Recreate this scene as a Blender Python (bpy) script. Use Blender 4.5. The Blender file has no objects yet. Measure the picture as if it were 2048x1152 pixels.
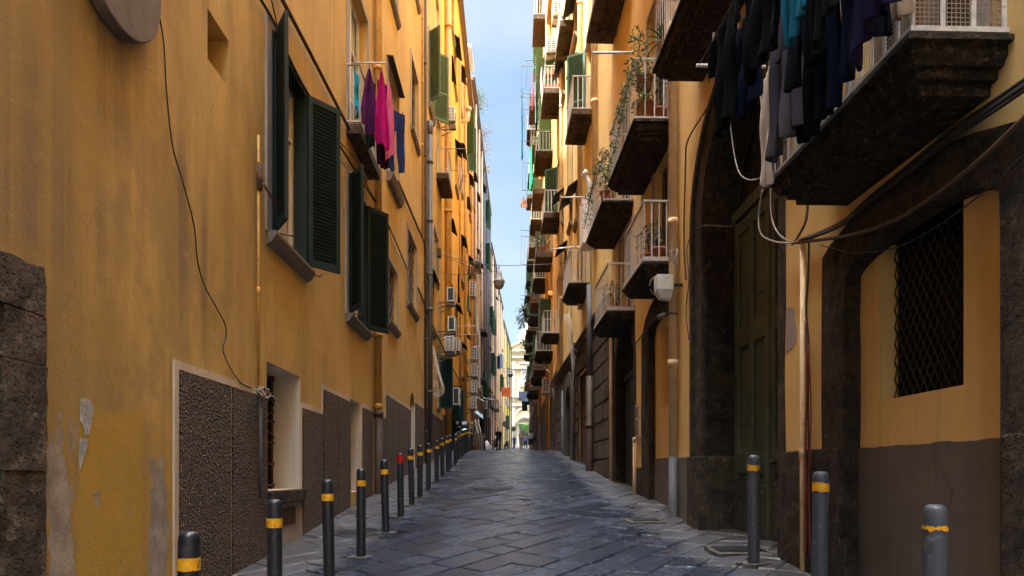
import bpy, bmesh, math, random
from mathutils import Vector, Matrix
R = random.Random(7)
C = bpy.context.scene.collection
rad = math.radians
EYE, FPX, HX, HY = 1.6, 1300.0, 1024.0, 950.0     # eye height, focal length and principal point measured on the photograph

# ---------------------------------------------------------------- materials
def newmat(name):
    m = bpy.data.materials.new(name); m.use_nodes = True
    nt = m.node_tree; nt.nodes.clear()
    out = nt.nodes.new('ShaderNodeOutputMaterial'); b = nt.nodes.new('ShaderNodeBsdfPrincipled')
    nt.links.new(b.outputs[0], out.inputs[0])
    return m, nt, b
class N:
    def __init__(s, nt): s.nt = nt
    def node(s, t, **k):
        n = s.nt.nodes.new(t)
        for a, v in k.items(): setattr(n, a, v)
        return n
    def link(s, a, b): s.nt.links.new(a, b)
    def val(s, sock, v):
        if hasattr(v, 'is_output') or isinstance(v, bpy.types.NodeSocket): s.link(v, sock)
        else: sock.default_value = v
    def pos(s, kind='world', scale=(1,1,1)):
        if kind == 'world': o = s.node('ShaderNodeNewGeometry').outputs['Position']
        else: o = s.node('ShaderNodeTexCoord').outputs['Object']
        m = s.node('ShaderNodeMapping'); m.inputs['Scale'].default_value = scale
        s.link(o, m.inputs['Vector']); return m.outputs[0]
    def noise(s, vec, scale, detail=4, rough=.55, dist=0):
        n = s.node('ShaderNodeTexNoise'); s.link(vec, n.inputs['Vector'])
        n.inputs['Scale'].default_value = scale; n.inputs['Detail'].default_value = detail
        n.inputs['Roughness'].default_value = rough; n.inputs['Distortion'].default_value = dist
        return n.outputs[0]
    def voro(s, vec, scale, feature='F1', out=0):
        n = s.node('ShaderNodeTexVoronoi', feature=feature); s.link(vec, n.inputs['Vector'])
        n.inputs['Scale'].default_value = scale; return n.outputs[out]
    def ramp(s, fac, a, b, c0=0., c1=1.):
        n = s.node('ShaderNodeMapRange'); n.clamp = True; s.link(fac, n.inputs[0])
        for i, v in zip((1,2,3,4), (a,b,c0,c1)): n.inputs[i].default_value = v
        return n.outputs[0]
    def mix(s, fac, a, b, mode='MIX'):
        n = s.node('ShaderNodeMix', data_type='RGBA', blend_type=mode); s.val(n.inputs[0], fac)
        for i, v in ((6,a),(7,b)):
            if isinstance(v, (tuple, list)): n.inputs[i].default_value = (*v[:3], 1)
            else: s.link(v, n.inputs[i])
        return n.outputs[2]
    def math(s, op, a, b=0.):
        n = s.node('ShaderNodeMath', operation=op); s.val(n.inputs[0], a); s.val(n.inputs[1], b); return n.outputs[0]
    def bump(s, h, strength, dist, bsdf, prev=None):
        n = s.node('ShaderNodeBump'); n.inputs['Strength'].default_value = strength; n.inputs['Distance'].default_value = dist
        s.link(h, n.inputs['Height'])
        if prev: s.link(prev, n.inputs['Normal'])
        if bsdf: s.link(n.outputs[0], bsdf.inputs['Normal'])
        return n.outputs[0]

def plain(name, col, rough=.6, metal=0., var=.25, scale=6., coord='world', bump=0., bscale=40., spec=.5, dirt=None):
    m, nt, b = newmat(name); n = N(nt); v = n.pos(coord)
    f = n.noise(v, scale, 5, .6)
    lo = tuple(c*(1-var) for c in col); hi = tuple(min(1, c*(1+var)) for c in col)
    c = n.mix(n.ramp(f, .3, .7), lo, hi)
    if dirt:
        d = n.noise(v, scale*2.7, 6, .65)
        c = n.mix(n.ramp(d, .55, .68), c, dirt)
    n.link(c, b.inputs['Base Color'])
    n.link(n.ramp(f, .2, .8, max(.05, rough-.1), min(1, rough+.1)), b.inputs['Roughness'])
    b.inputs['Metallic'].default_value = metal; b.inputs['Specular IOR Level'].default_value = spec
    if bump: n.bump(n.noise(v, bscale, 4, .6), bump, .02, b)
    return m

def stucco(name, col, dark, streak=.5, peel=None, grime=(.20,.12,.06), bump=.45, vein=False):
    """painted render: blotches, run-down streaks, hairline cracks, optional flaked patches low on the wall"""
    m, nt, b = newmat(name); n = N(nt)
    v = n.pos(); vs = n.pos(scale=(3.2,3.2,.16)); vs2 = n.pos(scale=(9,9,.22))
    big = n.noise(v, .55, 4, .6); mid = n.noise(v, 2.4, 6, .65)
    c = n.mix(n.ramp(big, .35, .68), col, dark)
    c = n.mix(n.math('MULTIPLY', n.ramp(mid, .48, .75), .35), c, tuple(min(1, x*1.22) for x in col))
    st = n.ramp(n.noise(vs, 1.0, 4, .6), .52, .74); st2 = n.ramp(n.noise(vs2, 1.0, 3, .6), .6, .72)
    c = n.mix(n.math('MULTIPLY', st, streak*.55), c, grime)
    c = n.mix(n.math('MULTIPLY', st2, streak*.45), c, tuple(x*.8 for x in grime))
    fine = n.noise(v, 45, 4, .6)
    h = n.math('ADD', n.math('MULTIPLY', fine, .35), n.math('MULTIPLY', mid, 1.0))
    if peel:
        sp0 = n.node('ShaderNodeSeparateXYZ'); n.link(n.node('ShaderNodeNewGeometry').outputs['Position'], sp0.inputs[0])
        near_bias = n.ramp(sp0.outputs[1], 4., 11., .16, -.12)  # stain and chip masks below grow stronger towards the near end
        s1 = n.ramp(n.math('ADD', n.noise(n.pos(scale=(1.1,1.1,.30)), 1.0, 9, .68), near_bias), .47, .66)
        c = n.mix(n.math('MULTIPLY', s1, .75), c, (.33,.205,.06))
        s2 = n.ramp(n.math('ADD', n.noise(n.pos(scale=(5,5,.07)), 1.0, 3, .55), near_bias), .60, .70)
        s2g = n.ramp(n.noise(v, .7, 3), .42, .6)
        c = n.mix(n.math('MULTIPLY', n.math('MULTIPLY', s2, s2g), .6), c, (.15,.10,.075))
        ch = n.ramp(n.math('ADD', n.noise(v, 9, 4, .6), n.math('MULTIPLY', near_bias, .25)), .735, .75)
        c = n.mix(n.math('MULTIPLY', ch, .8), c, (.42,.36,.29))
        s4 = n.ramp(n.math('ADD', n.noise(n.pos(scale=(1,1,.7)), 1.6, 9, .72), near_bias), .60, .67)
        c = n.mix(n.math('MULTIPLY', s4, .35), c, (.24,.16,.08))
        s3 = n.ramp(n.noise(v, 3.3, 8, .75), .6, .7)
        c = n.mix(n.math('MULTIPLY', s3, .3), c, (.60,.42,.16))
        sp = n.node('ShaderNodeSeparateXYZ'); n.link(n.node('ShaderNodeNewGeometry').outputs['Position'], sp.inputs[0])
        low = n.ramp(sp.outputs[2], 2.5, 1.4, -.42, .04)
        near = n.ramp(sp.outputs[1], peel[2], peel[2]+.5, 0, -.6)
        pz = n.ramp(n.noise(n.pos(scale=(1.7,2.1,.75)), 1.9, 9, .68), .3, .7, .16, .86)
        bd = n.math('MAXIMUM', n.ramp(n.math('ABSOLUTE', n.math('SUBTRACT', sp.outputs[1], 4.0)), 0, .34, .29, -.12), n.ramp(n.math('ABSOLUTE', n.math('SUBTRACT', sp.outputs[1], 5.17)), 0, .34, .27, -.12))
        near = n.math('ADD', near, bd)
        msk = n.ramp(n.math('ADD', n.math('ADD', pz, low), near), .615, .63)
        flaky = n.noise(v, 5, 6, .7)
        pc = n.mix(n.ramp(flaky, .4, .65), (.23,.185,.15), (.36,.31,.26))
        yel = n.ramp(n.math('ADD', n.math('ADD', n.noise(n.pos(scale=(1.2,1.6,.7)), 1.1, 3), low), near), .50, .60)
        wz = n.math('MULTIPLY', n.noise(v, 4, 5, .7), .22)
        box = n.math('MULTIPLY', n.ramp(n.math('ADD', sp.outputs[2], wz), 2.16, 2.19, 1, 0), n.math('MULTIPLY', n.ramp(n.math('ADD', sp.outputs[1], wz), 4.27, 4.29), n.ramp(n.math('ADD', sp.outputs[1], wz), 5.02, 5.05, 1, 0)))
        c = n.mix(n.math('MULTIPLY', box, n.ramp(n.noise(v, 2.3, 5, .7), .3, .6, .95, .55)), c, (.43,.255,.035))
        c = n.mix(n.math('MULTIPLY', yel, .4), c, (.40,.235,.045))
        c = n.mix(msk, c, pc)
        h = n.math('SUBTRACT', h, n.math('MULTIPLY', msk, 2.6))
        rim = n.ramp(n.math('ABSOLUTE', n.math('SUBTRACT', n.math('ADD', n.math('ADD', pz, low), near), .609)), .0, .008, 1, 0)
        c = n.mix(n.math('MULTIPLY', rim, .5), c, (.58,.46,.30))
    cr = n.voro(n.pos(scale=(1,1,.8)), 1.3, 'DISTANCE_TO_EDGE')
    crn = n.ramp(n.math('ADD', cr, n.math('MULTIPLY', n.noise(v, 6, 5, .7), .03)), .014, .019, 1, 0)
    gate = n.ramp(n.noise(v, .9, 2), .50, .56)
    c = n.mix(n.math('MULTIPLY', n.math('MULTIPLY', crn, gate), .75), c, tuple(x*.5 for x in dark))
    n.link(c, b.inputs['Base Color']); b.inputs['Roughness'].default_value = .88
    b.inputs['Specular IOR Level'].default_value = .25
    n.bump(h, bump, .02, b)
    return m

def stone(name, c0, c1, c2, scale=5., bump=.8, blocks=None):
    """dark volcanic stone, pitted; optional course joints"""
    m, nt, b = newmat(name); n = N(nt); v = n.pos()
    a = n.noise(v, scale, 8, .68, .3); p = n.noise(v, scale*5, 5, .7)
    c = n.mix(n.ramp(a, .38, .6), c0, c1)
    c = n.mix(n.ramp(n.noise(v, scale*2.1, 8, .75), .52, .70), c, c2)
    pit = n.ramp(n.voro(v, scale*9), .05, .3)
    c = n.mix(n.math('MULTIPLY', n.ramp(pit, 0, 1, 1, 0), .6), c, tuple(x*.35 for x in c0))
    n.link(c, b.inputs['Base Color']); b.inputs['Roughness'].default_value = .92; b.inputs['Specular IOR Level'].default_value = .2
    h = n.math('ADD', n.math('ADD', n.math('MULTIPLY', a, 1.6), n.math('MULTIPLY', p, .5)), n.math('MULTIPLY', pit, .4))
    n.bump(h, bump, .06, b)
    return m

M = {}
def mats():
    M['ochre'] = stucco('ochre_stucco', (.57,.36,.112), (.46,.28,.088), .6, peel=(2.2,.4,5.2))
    M['ochre2'] = stucco('yellow_stucco', (.80,.47,.06), (.70,.38,.05), .35)
    M['cream'] = stucco('cream_ochre_stucco', (.69,.475,.185), (.61,.40,.145), .4)
    M['cream2'] = stucco('pale_yellow_stucco', (.74,.55,.22), (.66,.46,.165), .35)
    M['orange'] = stucco('orange_stucco', (.70,.42,.12), (.60,.34,.095), .4)
    M['orange3'] = stucco('burnt_orange_stucco', (.50,.255,.10), (.40,.20,.08), .5)
    M['brownwall'] = stucco('brown_stucco', (.37,.20,.105), (.25,.14,.078), .8)
    M['pinkwall'] = stucco('pink_stucco', (.46,.23,.11), (.37,.18,.085), .6)
    M['palewall'] = stucco('pale_stucco', (.60,.40,.13), (.52,.32,.10), .4)
    M['greydado'] = stucco('grey_painted_base', (.14,.122,.108), (.088,.077,.069), .8, grime=(.07,.058,.05))
    M['whitereveal'] = stucco('white_plaster', (.62,.55,.46), (.52,.45,.37), .6, grime=(.25,.2,.16))
    M['border'] = stucco('pale_border_plaster', (.56,.46,.36), (.44,.35,.27), .7)
    M['jamb'] = stucco('grey_plaster', (.34,.29,.26), (.27,.22,.20), .8)
    M['stone'] = stone('piperno_stone', (.024,.018,.013), (.060,.044,.032), (.125,.092,.066), 4.2, 1.)
    M['stonebrown'] = stone('eroded_brown_stone', (.036,.026,.018), (.10,.072,.052), (.23,.175,.13), 3.4, 1.)
    M['ashlar'] = stone('ashlar_stone', (.05,.038,.03), (.085,.066,.052), (.16,.125,.10), 3.0, .8)
    M['slabstone'] = stone('balcony_stone', (.018,.013,.009), (.056,.039,.027), (.19,.135,.095), 8, 1.)
    M['slabrust'] = stone('balcony_brown', (.05,.034,.023), (.11,.075,.048), (.20,.15,.10), 5, .9)
    # rough-cast dado
    m, nt, b = newmat('roughcast'); n = N(nt); v = n.pos()
    a = n.voro(v, 46); f = n.noise(v, 1.1, 5, .65); g = n.noise(v, 30, 4, .75)
    c = n.mix(n.ramp(a, .0, .6), (.20,.115,.062), (.038,.022,.012))
    c = n.mix(n.math('MULTIPLY', n.ramp(f, .5, .75), .5), c, (.13,.08,.05))
    c = n.mix(n.math('MULTIPLY', n.ramp(g, .55, .66), .75), c, (.29,.195,.12))
    n.link(c, b.inputs['Base Color']); b.inputs['Roughness'].default_value = .95
    n.bump(n.math('ADD', a, n.math('MULTIPLY', g, .5)), 1.0, .04, b); M['roughcast'] = m
    # paving
    m, nt, b = newmat('basalt_paving'); n = N(nt); v = n.pos()
    at = n.node('ShaderNodeAttribute'); at.attribute_name = 'tone'
    a = n.noise(v, 7, 6, .65); g = n.noise(v, 38, 4, .65); big = n.noise(v, .8, 4, .6)
    c = n.mix(at.outputs['Fac'], (.005,.009,.019), (.014,.021,.037))
    c = n.mix(n.math('MULTIPLY', n.ramp(a, .45, .75), .5), c, (.021,.028,.043))
    sp = n.node('ShaderNodeSeparateXYZ'); n.link(n.node('ShaderNodeNewGeometry').outputs['Position'], sp.inputs[0])
    edge = n.ramp(n.math('ABSOLUTE', sp.outputs[0]), .8, 2.3, -.28, .27)
    du = n.ramp(n.math('ADD', n.noise(v, 1.3, 7, .7), edge), .52, .68)
    c = n.mix(n.math('MULTIPLY', du, .5), c, (.075,.064,.057))
    crumbs = n.ramp(n.math('ADD', n.noise(v, 5.5, 8, .75), n.math('MULTIPLY', edge, .4)), .62, .7)
    c = n.mix(n.math('MULTIPLY', crumbs, .6), c, (.15,.13,.115))
    n.link(c, b.inputs['Base Color'])
    lane = n.ramp(n.math('ADD', n.math('ABSOLUTE', n.math('ADD', sp.outputs[0], .1)), n.math('MULTIPLY', n.noise(v, .9, 4, .6), 1.2)), .5, 1.7, 0, .0)
    r = n.math('ADD', n.math('ADD', n.ramp(a, .3, .7, .12, .24), lane), n.math('MULTIPLY', du, .17))
    r = n.math('ADD', r, n.math('MULTIPLY', at.outputs['Fac'], .12))
    n.link(r, b.inputs['Roughness']); b.inputs['Specular IOR Level'].default_value = .62
    n.bump(n.math('ADD', n.math('ADD', n.math('MULTIPLY', g, .8), n.math('MULTIPLY', n.noise(v, 15, 4, .65), 1.5)), n.math('MULTIPLY', a, .6)), .42, .02, b); M['paving'] = m
    M['joint'] = plain('joint_dirt', (.022,.019,.017), .95, var=.4, scale=9, bump=.5)
    M['ground'] = plain('outer_ground', (.085,.08,.075), .9, var=.3, scale=.8)
    M['cement'] = plain('cement_patch', (.075,.066,.058), .95, var=.3, scale=9, bump=.5, coord='object')
    M['castiron'] = plain('cast_iron', (.032,.030,.029), .55, .5, .3, 20)
    M['bollard'] = plain('bollard_paint', (.012,.015,.021), .38, 0, .3, 7, 'object', .08, 25, dirt=(.05,.045,.042))
    M['bollardgrey'] = plain('bollard_grey_paint', (.045,.050,.064), .45, 0, .12, 7, 'object', .08, 25, dirt=(.12,.12,.125))
    M['band'] = plain('yellow_band', (.72,.34,.008), .45, 0, .2, 11, 'object', dirt=(.22,.12,.02))
    M['bandworn'] = plain('worn_yellow_band', (.70,.33,.01), .5, 0, .2, 11, 'object', dirt=(.06,.06,.06))
    M['bandred'] = plain('red_band', (.42,.008,.008), .4, 0, .2, 9, 'object')
    M['shutter'] = plain('dark_green_paint', (.010,.020,.018), .6, 0, .25, 5, bump=.1, spec=.25)
    M['shutterg'] = plain('green_paint', (.018,.085,.045), .5, 0, .3, 4, dirt=(.04,.10,.05))
    M['shutterl'] = plain('weathered_green_paint', (.05,.10,.05), .6, 0, .35, 6, dirt=(.13,.12,.07))
    M['shutterb'] = plain('blue_green_paint', (.012,.055,.062), .5, 0, .2, 4)
    M['doorgreen'] = plain('old_green_door', (.048,.064,.044), .6, 0, .35, 3, bump=.3, bscale=12, dirt=(.085,.078,.055))
    M['doorflake'] = plain('flaked_green_door', (.02,.026,.018), .65, 0, .4, 5, bump=.4, bscale=14, dirt=(.17,.13,.095))
    M['doordark'] = plain('dark_shop_door', (.03,.034,.031), .7, 0, .3, 3, bump=.2)
    M['whitewood'] = plain('cream_window_wood', (.58,.49,.36), .5, 0, .15, 4)
    M['white'] = plain('white_paint', (.62,.58,.53), .5, 0, .18, 8, dirt=(.36,.29,.22))
    M['rail'] = plain('white_iron', (.47,.42,.37), .5, 0, .2, 14, dirt=(.30,.22,.16))
    M['railgrey'] = plain('grey_iron', (.12,.115,.11), .55, .2, .2, 10)
    M['iron'] = plain('dark_iron', (.03,.026,.023), .6, .3, .3, 15)
    M['rust'] = plain('rusty_iron', (.10,.05,.028), .8, .2, .4, 12)
    M['wood'] = plain('brown_wood', (.14,.085,.05), .7, 0, .35, 8, bump=.2)
    M['glass'] = plain('dark_window', (.02,.023,.025), .06, 0, .3, 1.5, spec=.7)
    M['glassb'] = plain('bright_window', (.42,.45,.46), .05, 0, .35, 1.2, spec=.8)  # pale base colour stands in for sky reflected in the panes
    M['curtain'] = plain('curtained_glass', (.46,.38,.27), .25, 0, .15, 3)
    M['lampgrey'] = plain('lamp_grey', (.26,.25,.24), .5, 0, .15, 8)
    M['hood'] = plain('sheet_metal_hood', (.035,.028,.024), .7, .2, .35, 9, bump=.2)
    M['sillstone'] = plain('sill_marble', (.16,.125,.10), .7, 0, .3, 7, bump=.3)
    M['pipeyellow'] = plain('yellow_pipe', (.46,.24,.04), .65, 0, .2, 4, dirt=(.24,.11,.035))
    M['pipegrey'] = plain('grey_pipe', (.075,.075,.08), .6, 0, .12, 4)
    M['pipecream'] = plain('cream_pipe', (.60,.44,.26), .7, 0, .15, 4, dirt=(.45,.30,.17))
    M['pipebrown'] = plain('brown_pipe', (.06,.036,.024), .65, .1, .3, 6)
    M['cable'] = plain('black_cable', (.018,.014,.012), .6, 0, .3, 6)
    M['cablew'] = plain('pale_cable', (.24,.20,.165), .5, 0, .2, 6)
    M['cableb'] = plain('brown_cable', (.09,.055,.034), .6, 0, .2, 6)
    M['cabler'] = plain('red_cable', (.20,.035,.025), .5, 0, .2, 6)
    M['ac'] = plain('ac_casing', (.60,.58,.53), .45, 0, .1, 5, dirt=(.42,.37,.3))
    M['acdark'] = plain('ac_fins', (.035,.04,.046), .5, .3, .3, 30)
    M['terra'] = plain('terracotta', (.36,.12,.045), .8, 0, .2, 9, bump=.2)
    M['leaf'] = plain('leaf_green', (.07,.14,.035), .5, 0, .5, 9)
    M['leafd'] = plain('dark_leaf', (.032,.068,.024), .5, 0, .5, 9)
    M['leafl'] = plain('bright_leaf', (.14,.28,.035), .55, 0, .35, 3)
    M['dry'] = plain('dry_stems', (.20,.13,.075), .9, 0, .4, 9)
    M['bark'] = plain('bark', (.09,.065,.045), .9, 0, .3, 9)
    M['alu'] = plain('aluminium', (.55,.55,.55), .35, .8, .1, 9)
    M['paper'] = plain('torn_paper', (.36,.35,.33), .8, 0, .3, 14, dirt=(.08,.08,.085))
    M['skin'] = plain('skin', (.42,.24,.16), .6, 0, .08, 20)
    M['hair'] = plain('dark_hair', (.02,.015,.012), .6, 0, .2, 40)
    M['hairw'] = plain('grey_hair', (.4,.38,.36), .6, 0, .2, 40)
    M['rubber'] = plain('rubber', (.015,.015,.016), .7, 0, .2, 20)
    M['churchy'] = plain('church_plaster', (.56,.46,.29), .85, 0, .08, .8)
    M['churchw'] = plain('church_stone', (.50,.47,.41), .8, 0, .12, 1.2)
    M['orangecloth'] = plain('orange_cloth', (.6,.13,.03), .9, 0, .15, 5)
    M['disc'] = plain('weathered_disc', (.13,.095,.085), .75, 0, .3, 3, bump=.2, bscale=15)
    M['bluesheet'] = plain('blue_plastic', (.35,.48,.6), .5, 0, .2, 5)
def cloth(name, col, var=.2):
    m, nt, b = newmat(name); n = N(nt); v = n.pos()
    f = n.noise(v, 3, 5, .6); w = n.noise(n.pos(scale=(1,1,1)), 240, 2)
    c = n.mix(n.ramp(f, .3, .7), tuple(x*(1-var) for x in col), tuple(min(1, x*(1+var)) for x in col))
    n.link(c, b.inputs['Base Color']); b.inputs['Roughness'].default_value = .92
    b.inputs['Specular IOR Level'].default_value = .02
    n.bump(n.math('ADD', n.math('MULTIPLY', f, 2.), n.math('MULTIPLY', w, .3)), .5, .02, b)
    return m

# ---------------------------------------------------------------- geometry helpers
class Frame:
    """a facade plane: u runs along the street (= world Y on the wall), n stands off the wall into the street, z is up"""
    def __init__(s, x0, m, side):
        s.x0, s.m = x0, m; k = 1/math.hypot(1, m); s.nx, s.ny = side*k, -side*m*k; s.side = side
    def P(s, u, n, z): return (s.x0 + s.m*u + n*s.nx, u + n*s.ny, z)
    def uz(s, px, py, n=0.):
        k = (px-HX)/FPX; u = (s.x0 + n*s.nx - k*n*s.ny)/(k - s.m); Y = u + n*s.ny
        return u, EYE + (HY-py)/FPX*Y
FL = Frame(-2.76, -.0054, 1); FR = Frame(2.9, -.0277, -1)
FR3 = Frame(2.13, -.002, -1)
FL3 = Frame(-3.888, .0181, 1); FL4 = Frame(-5.7875, .04375, 1); FL5 = Frame(-6.81, .0542, 1)
def W3(px, py, Y): return Vector(((px-HX)/FPX*Y, Y, EYE+(HY-py)/FPX*Y))

def catmull(pts, k=5):
    pts = [Vector(p) for p in pts]
    if len(pts) < 3: return pts
    out = []
    for i in range(len(pts)-1):
        p0 = pts[max(i-1,0)]; p1 = pts[i]; p2 = pts[i+1]; p3 = pts[min(i+2,len(pts)-1)]
        for j in range(k):
            t = j/k
            out.append(.5*((2*p1)+(p2-p0)*t+(2*p0-5*p1+4*p2-p3)*t*t+(3*p1-p0-3*p2+p3)*t**3))
    out.append(pts[-1]); return out

def worldloc(o):
    v = Vector((0,0,0))
    while o is not None: v += o.location; o = o.parent
    return v
class MB:
    def __init__(s, T=None): s.v=[]; s.f=[]; s.mi=[]; s.sm=[]; s.T = T
    def add(s, pts, faces, mi=0, smooth=False):
        o = len(s.v)
        s.v += [tuple(s.T(*p)) if s.T else tuple(p) for p in pts]
        for f in faces: s.f.append([o+i for i in f]); s.mi.append(mi); s.sm.append(smooth)
    def box(s, a0,a1,b0,b1,c0,c1, mi=0):
        p = [(a,b,c) for a in (a0,a1) for b in (b0,b1) for c in (c0,c1)]
        s.add(p, [(0,1,3,2),(4,6,7,5),(0,4,5,1),(2,3,7,6),(0,2,6,4),(1,5,7,3)], mi)
    def poly(s, pts, mi=0): s.add(pts, [list(range(len(pts)))], mi)
    def prism(s, uz, n0, n1, mi=0, axis=1):
        """polygon in the (u,z) plane given depth along n (axis 1), or other axis"""
        k = len(uz)
        def pt(p, n): 
            q = [p[0], p[1]]; q.insert(axis, n); return tuple(q)
        pts = [pt(p, n0) for p in uz] + [pt(p, n1) for p in uz]
        s.add(pts, [list(range(k)), list(range(2*k-1, k-1, -1))] + [(i, (i+1)%k, k+(i+1)%k, k+i) for i in range(k)], mi)
    def tube(s, pts, r, seg=6, mi=0, caps=True, world=False):
        P = [Vector(s.T(*p)) if (s.T and not world) else Vector(p) for p in pts]
        o = len(s.v); up = Vector((0,0,1)); prev = None
        for i, p in enumerate(P):
            d = (P[min(i+1,len(P)-1)] - P[max(i-1,0)]).normalized()
            if prev is None:
                a = d.cross(up); 
                if a.length < .05: a = d.cross(Vector((1,0,0)))
                a.normalize()
            else:
                a = prev - d*prev.dot(d); a.normalize()
            prev = a; b = d.cross(a); rr = r[i] if isinstance(r, (list,tuple)) else r
            for k in range(seg):
                t = 2*math.pi*k/seg; s.v.append(tuple(p + a*rr*math.cos(t) + b*rr*math.sin(t)))
        for i in range(len(P)-1):
            for k in range(seg):
                q = (k+1)%seg; s.f.append([o+i*seg+k, o+i*seg+q, o+(i+1)*seg+q, o+(i+1)*seg+k]); s.mi.append(mi); s.sm.append(True)
        if caps:
            for e in (0, len(P)-1): s.f.append([o+e*seg+k for k in range(seg)]); s.mi.append(mi); s.sm.append(False)
    def lathe(s, prof, c=(0,0,0), seg=16, mi=0, cap=True, smooth=True):
        pts = []; fs = []
        for r, z in prof:
            for k in range(seg):
                t = 2*math.pi*k/seg; pts.append((c[0]+r*math.cos(t), c[1]+r*math.sin(t), c[2]+z))
        for i in range(len(prof)-1):
            for k in range(seg): q=(k+1)%seg; fs.append((i*seg+k, i*seg+q, (i+1)*seg+q, (i+1)*seg+k))
        s.add(pts, fs, mi, smooth)
        if cap: s.add(pts[:seg], [list(range(seg))], mi); s.add(pts[-seg:], [list(range(seg))], mi)
    def sphere(s, c, rx, ry, rz, seg=12, rings=7, mi=0):
        pts=[]; fs=[]
        for i in range(rings+1):
            ph = math.pi*i/rings
            for k in range(seg):
                t=2*math.pi*k/seg; pts.append((c[0]+rx*math.sin(ph)*math.cos(t), c[1]+ry*math.sin(ph)*math.sin(t), c[2]+rz*math.cos(ph)))
        for i in range(rings):
            for k in range(seg): q=(k+1)%seg; fs.append((i*seg+k,(i+1)*seg+k,(i+1)*seg+q,i*seg+q))
        s.add(pts, fs, mi, True)
    def leaves(s, c, spread, n, size, mi=0, rnd=R, droop=0.):
        for _ in range(n):
            while True:
                q = Vector((rnd.uniform(-1,1), rnd.uniform(-1,1), rnd.uniform(-1,1)))
                if q.length <= 1: break
            p = Vector(c) + Vector((q.x*spread[0], q.y*spread[1], q.z*spread[2] - droop*rnd.random()))
            d = Vector((rnd.gauss(0,1), rnd.gauss(0,1), rnd.gauss(.2,.8))).normalized()
            e = d.cross(Vector((rnd.gauss(0,1), rnd.gauss(0,1), rnd.gauss(0,1)))).normalized()
            L = size*rnd.uniform(.6,1.3); w = L*rnd.uniform(.3,.45)
            f = d.cross(e)*L*.12
            s.v += [tuple(p), tuple(p+d*L*.5+e*w*.5+f), tuple(p+d*L), tuple(p+d*L*.5-e*w*.5+f)]
            o = len(s.v)-4; s.f.append([o,o+1,o+2,o+3]); s.mi.append(mi); s.sm.append(False)
    def build(s, name, mat, parent=None, org=None, bevel=0, solid=0, recalc=True, sub=0):
        me = bpy.data.meshes.new(name)
        base = worldloc(parent) if parent is not None else Vector(org if org is not None else (0,0,0))
        me.from_pydata([(x-base.x, y-base.y, z-base.z) for x,y,z in s.v], [], s.f)
        for m in (mat if isinstance(mat, (list,tuple)) else [mat]): me.materials.append(m)
        me.polygons.foreach_set('material_index', s.mi); me.polygons.foreach_set('use_smooth', s.sm)
        if recalc:
            bm = bmesh.new(); bm.from_mesh(me); bmesh.ops.recalc_face_normals(bm, faces=bm.faces); bm.to_mesh(me); bm.free()
        me.update()
        o = bpy.data.objects.new(name, me); C.objects.link(o)
        if parent is not None: o.parent = parent
        else: o.location = base
        if solid: d = o.modifiers.new('thick','SOLIDIFY'); d.thickness = solid; d.offset = 0
        if bevel: d = o.modifiers.new('bevel','BEVEL'); d.width = bevel; d.segments = 2; d.limit_method = 'ANGLE'; d.angle_limit = rad(40)
        if sub: d = o.modifiers.new('sub','SUBSURF'); d.levels = d.render_levels = sub
        return o
def tag(o, label=None, cat=None, group=None, kind=None):
    if label: o['label'] = label
    if cat: o['category'] = cat
    if group: o['group'] = group
    if kind: o['kind'] = kind
    return o
def thing(name, label, cat, loc=(0,0,0), group=None):
    o = bpy.data.objects.new(name, None); o.empty_display_size = .2; C.objects.link(o); o.location = loc
    return tag(o, label, cat, group)
def copy_tree(o, parent=None, loc=None):
    c = o.copy(); C.objects.link(c)
    if parent is not None: c.parent = parent
    if loc is not None: c.location = loc
    for ch in list(o.children): copy_tree(ch, c)
    return c

# ---------------------------------------------------------------- ground
def sst(t): t = max(0., min(1., t)); return t*t*(3-2*t)
def ground(x, y):
    if y < 29: z = .009 + .0923*y
    elif y < 50: z = 2.686 + (y-29)*.0378
    else: z = 3.48 + (min(y,130)-50)*.0455
    z += .15*sst((x-1.0)/1.6)*(1-sst((y-6.5)/3.5))
    if -6 < y < 70: z += .010*math.sin(1.3*x+.9*y) + .008*math.sin(2.7*x-1.1*y+1) + .006*math.sin(.5*y+3*x)
    return z
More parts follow.
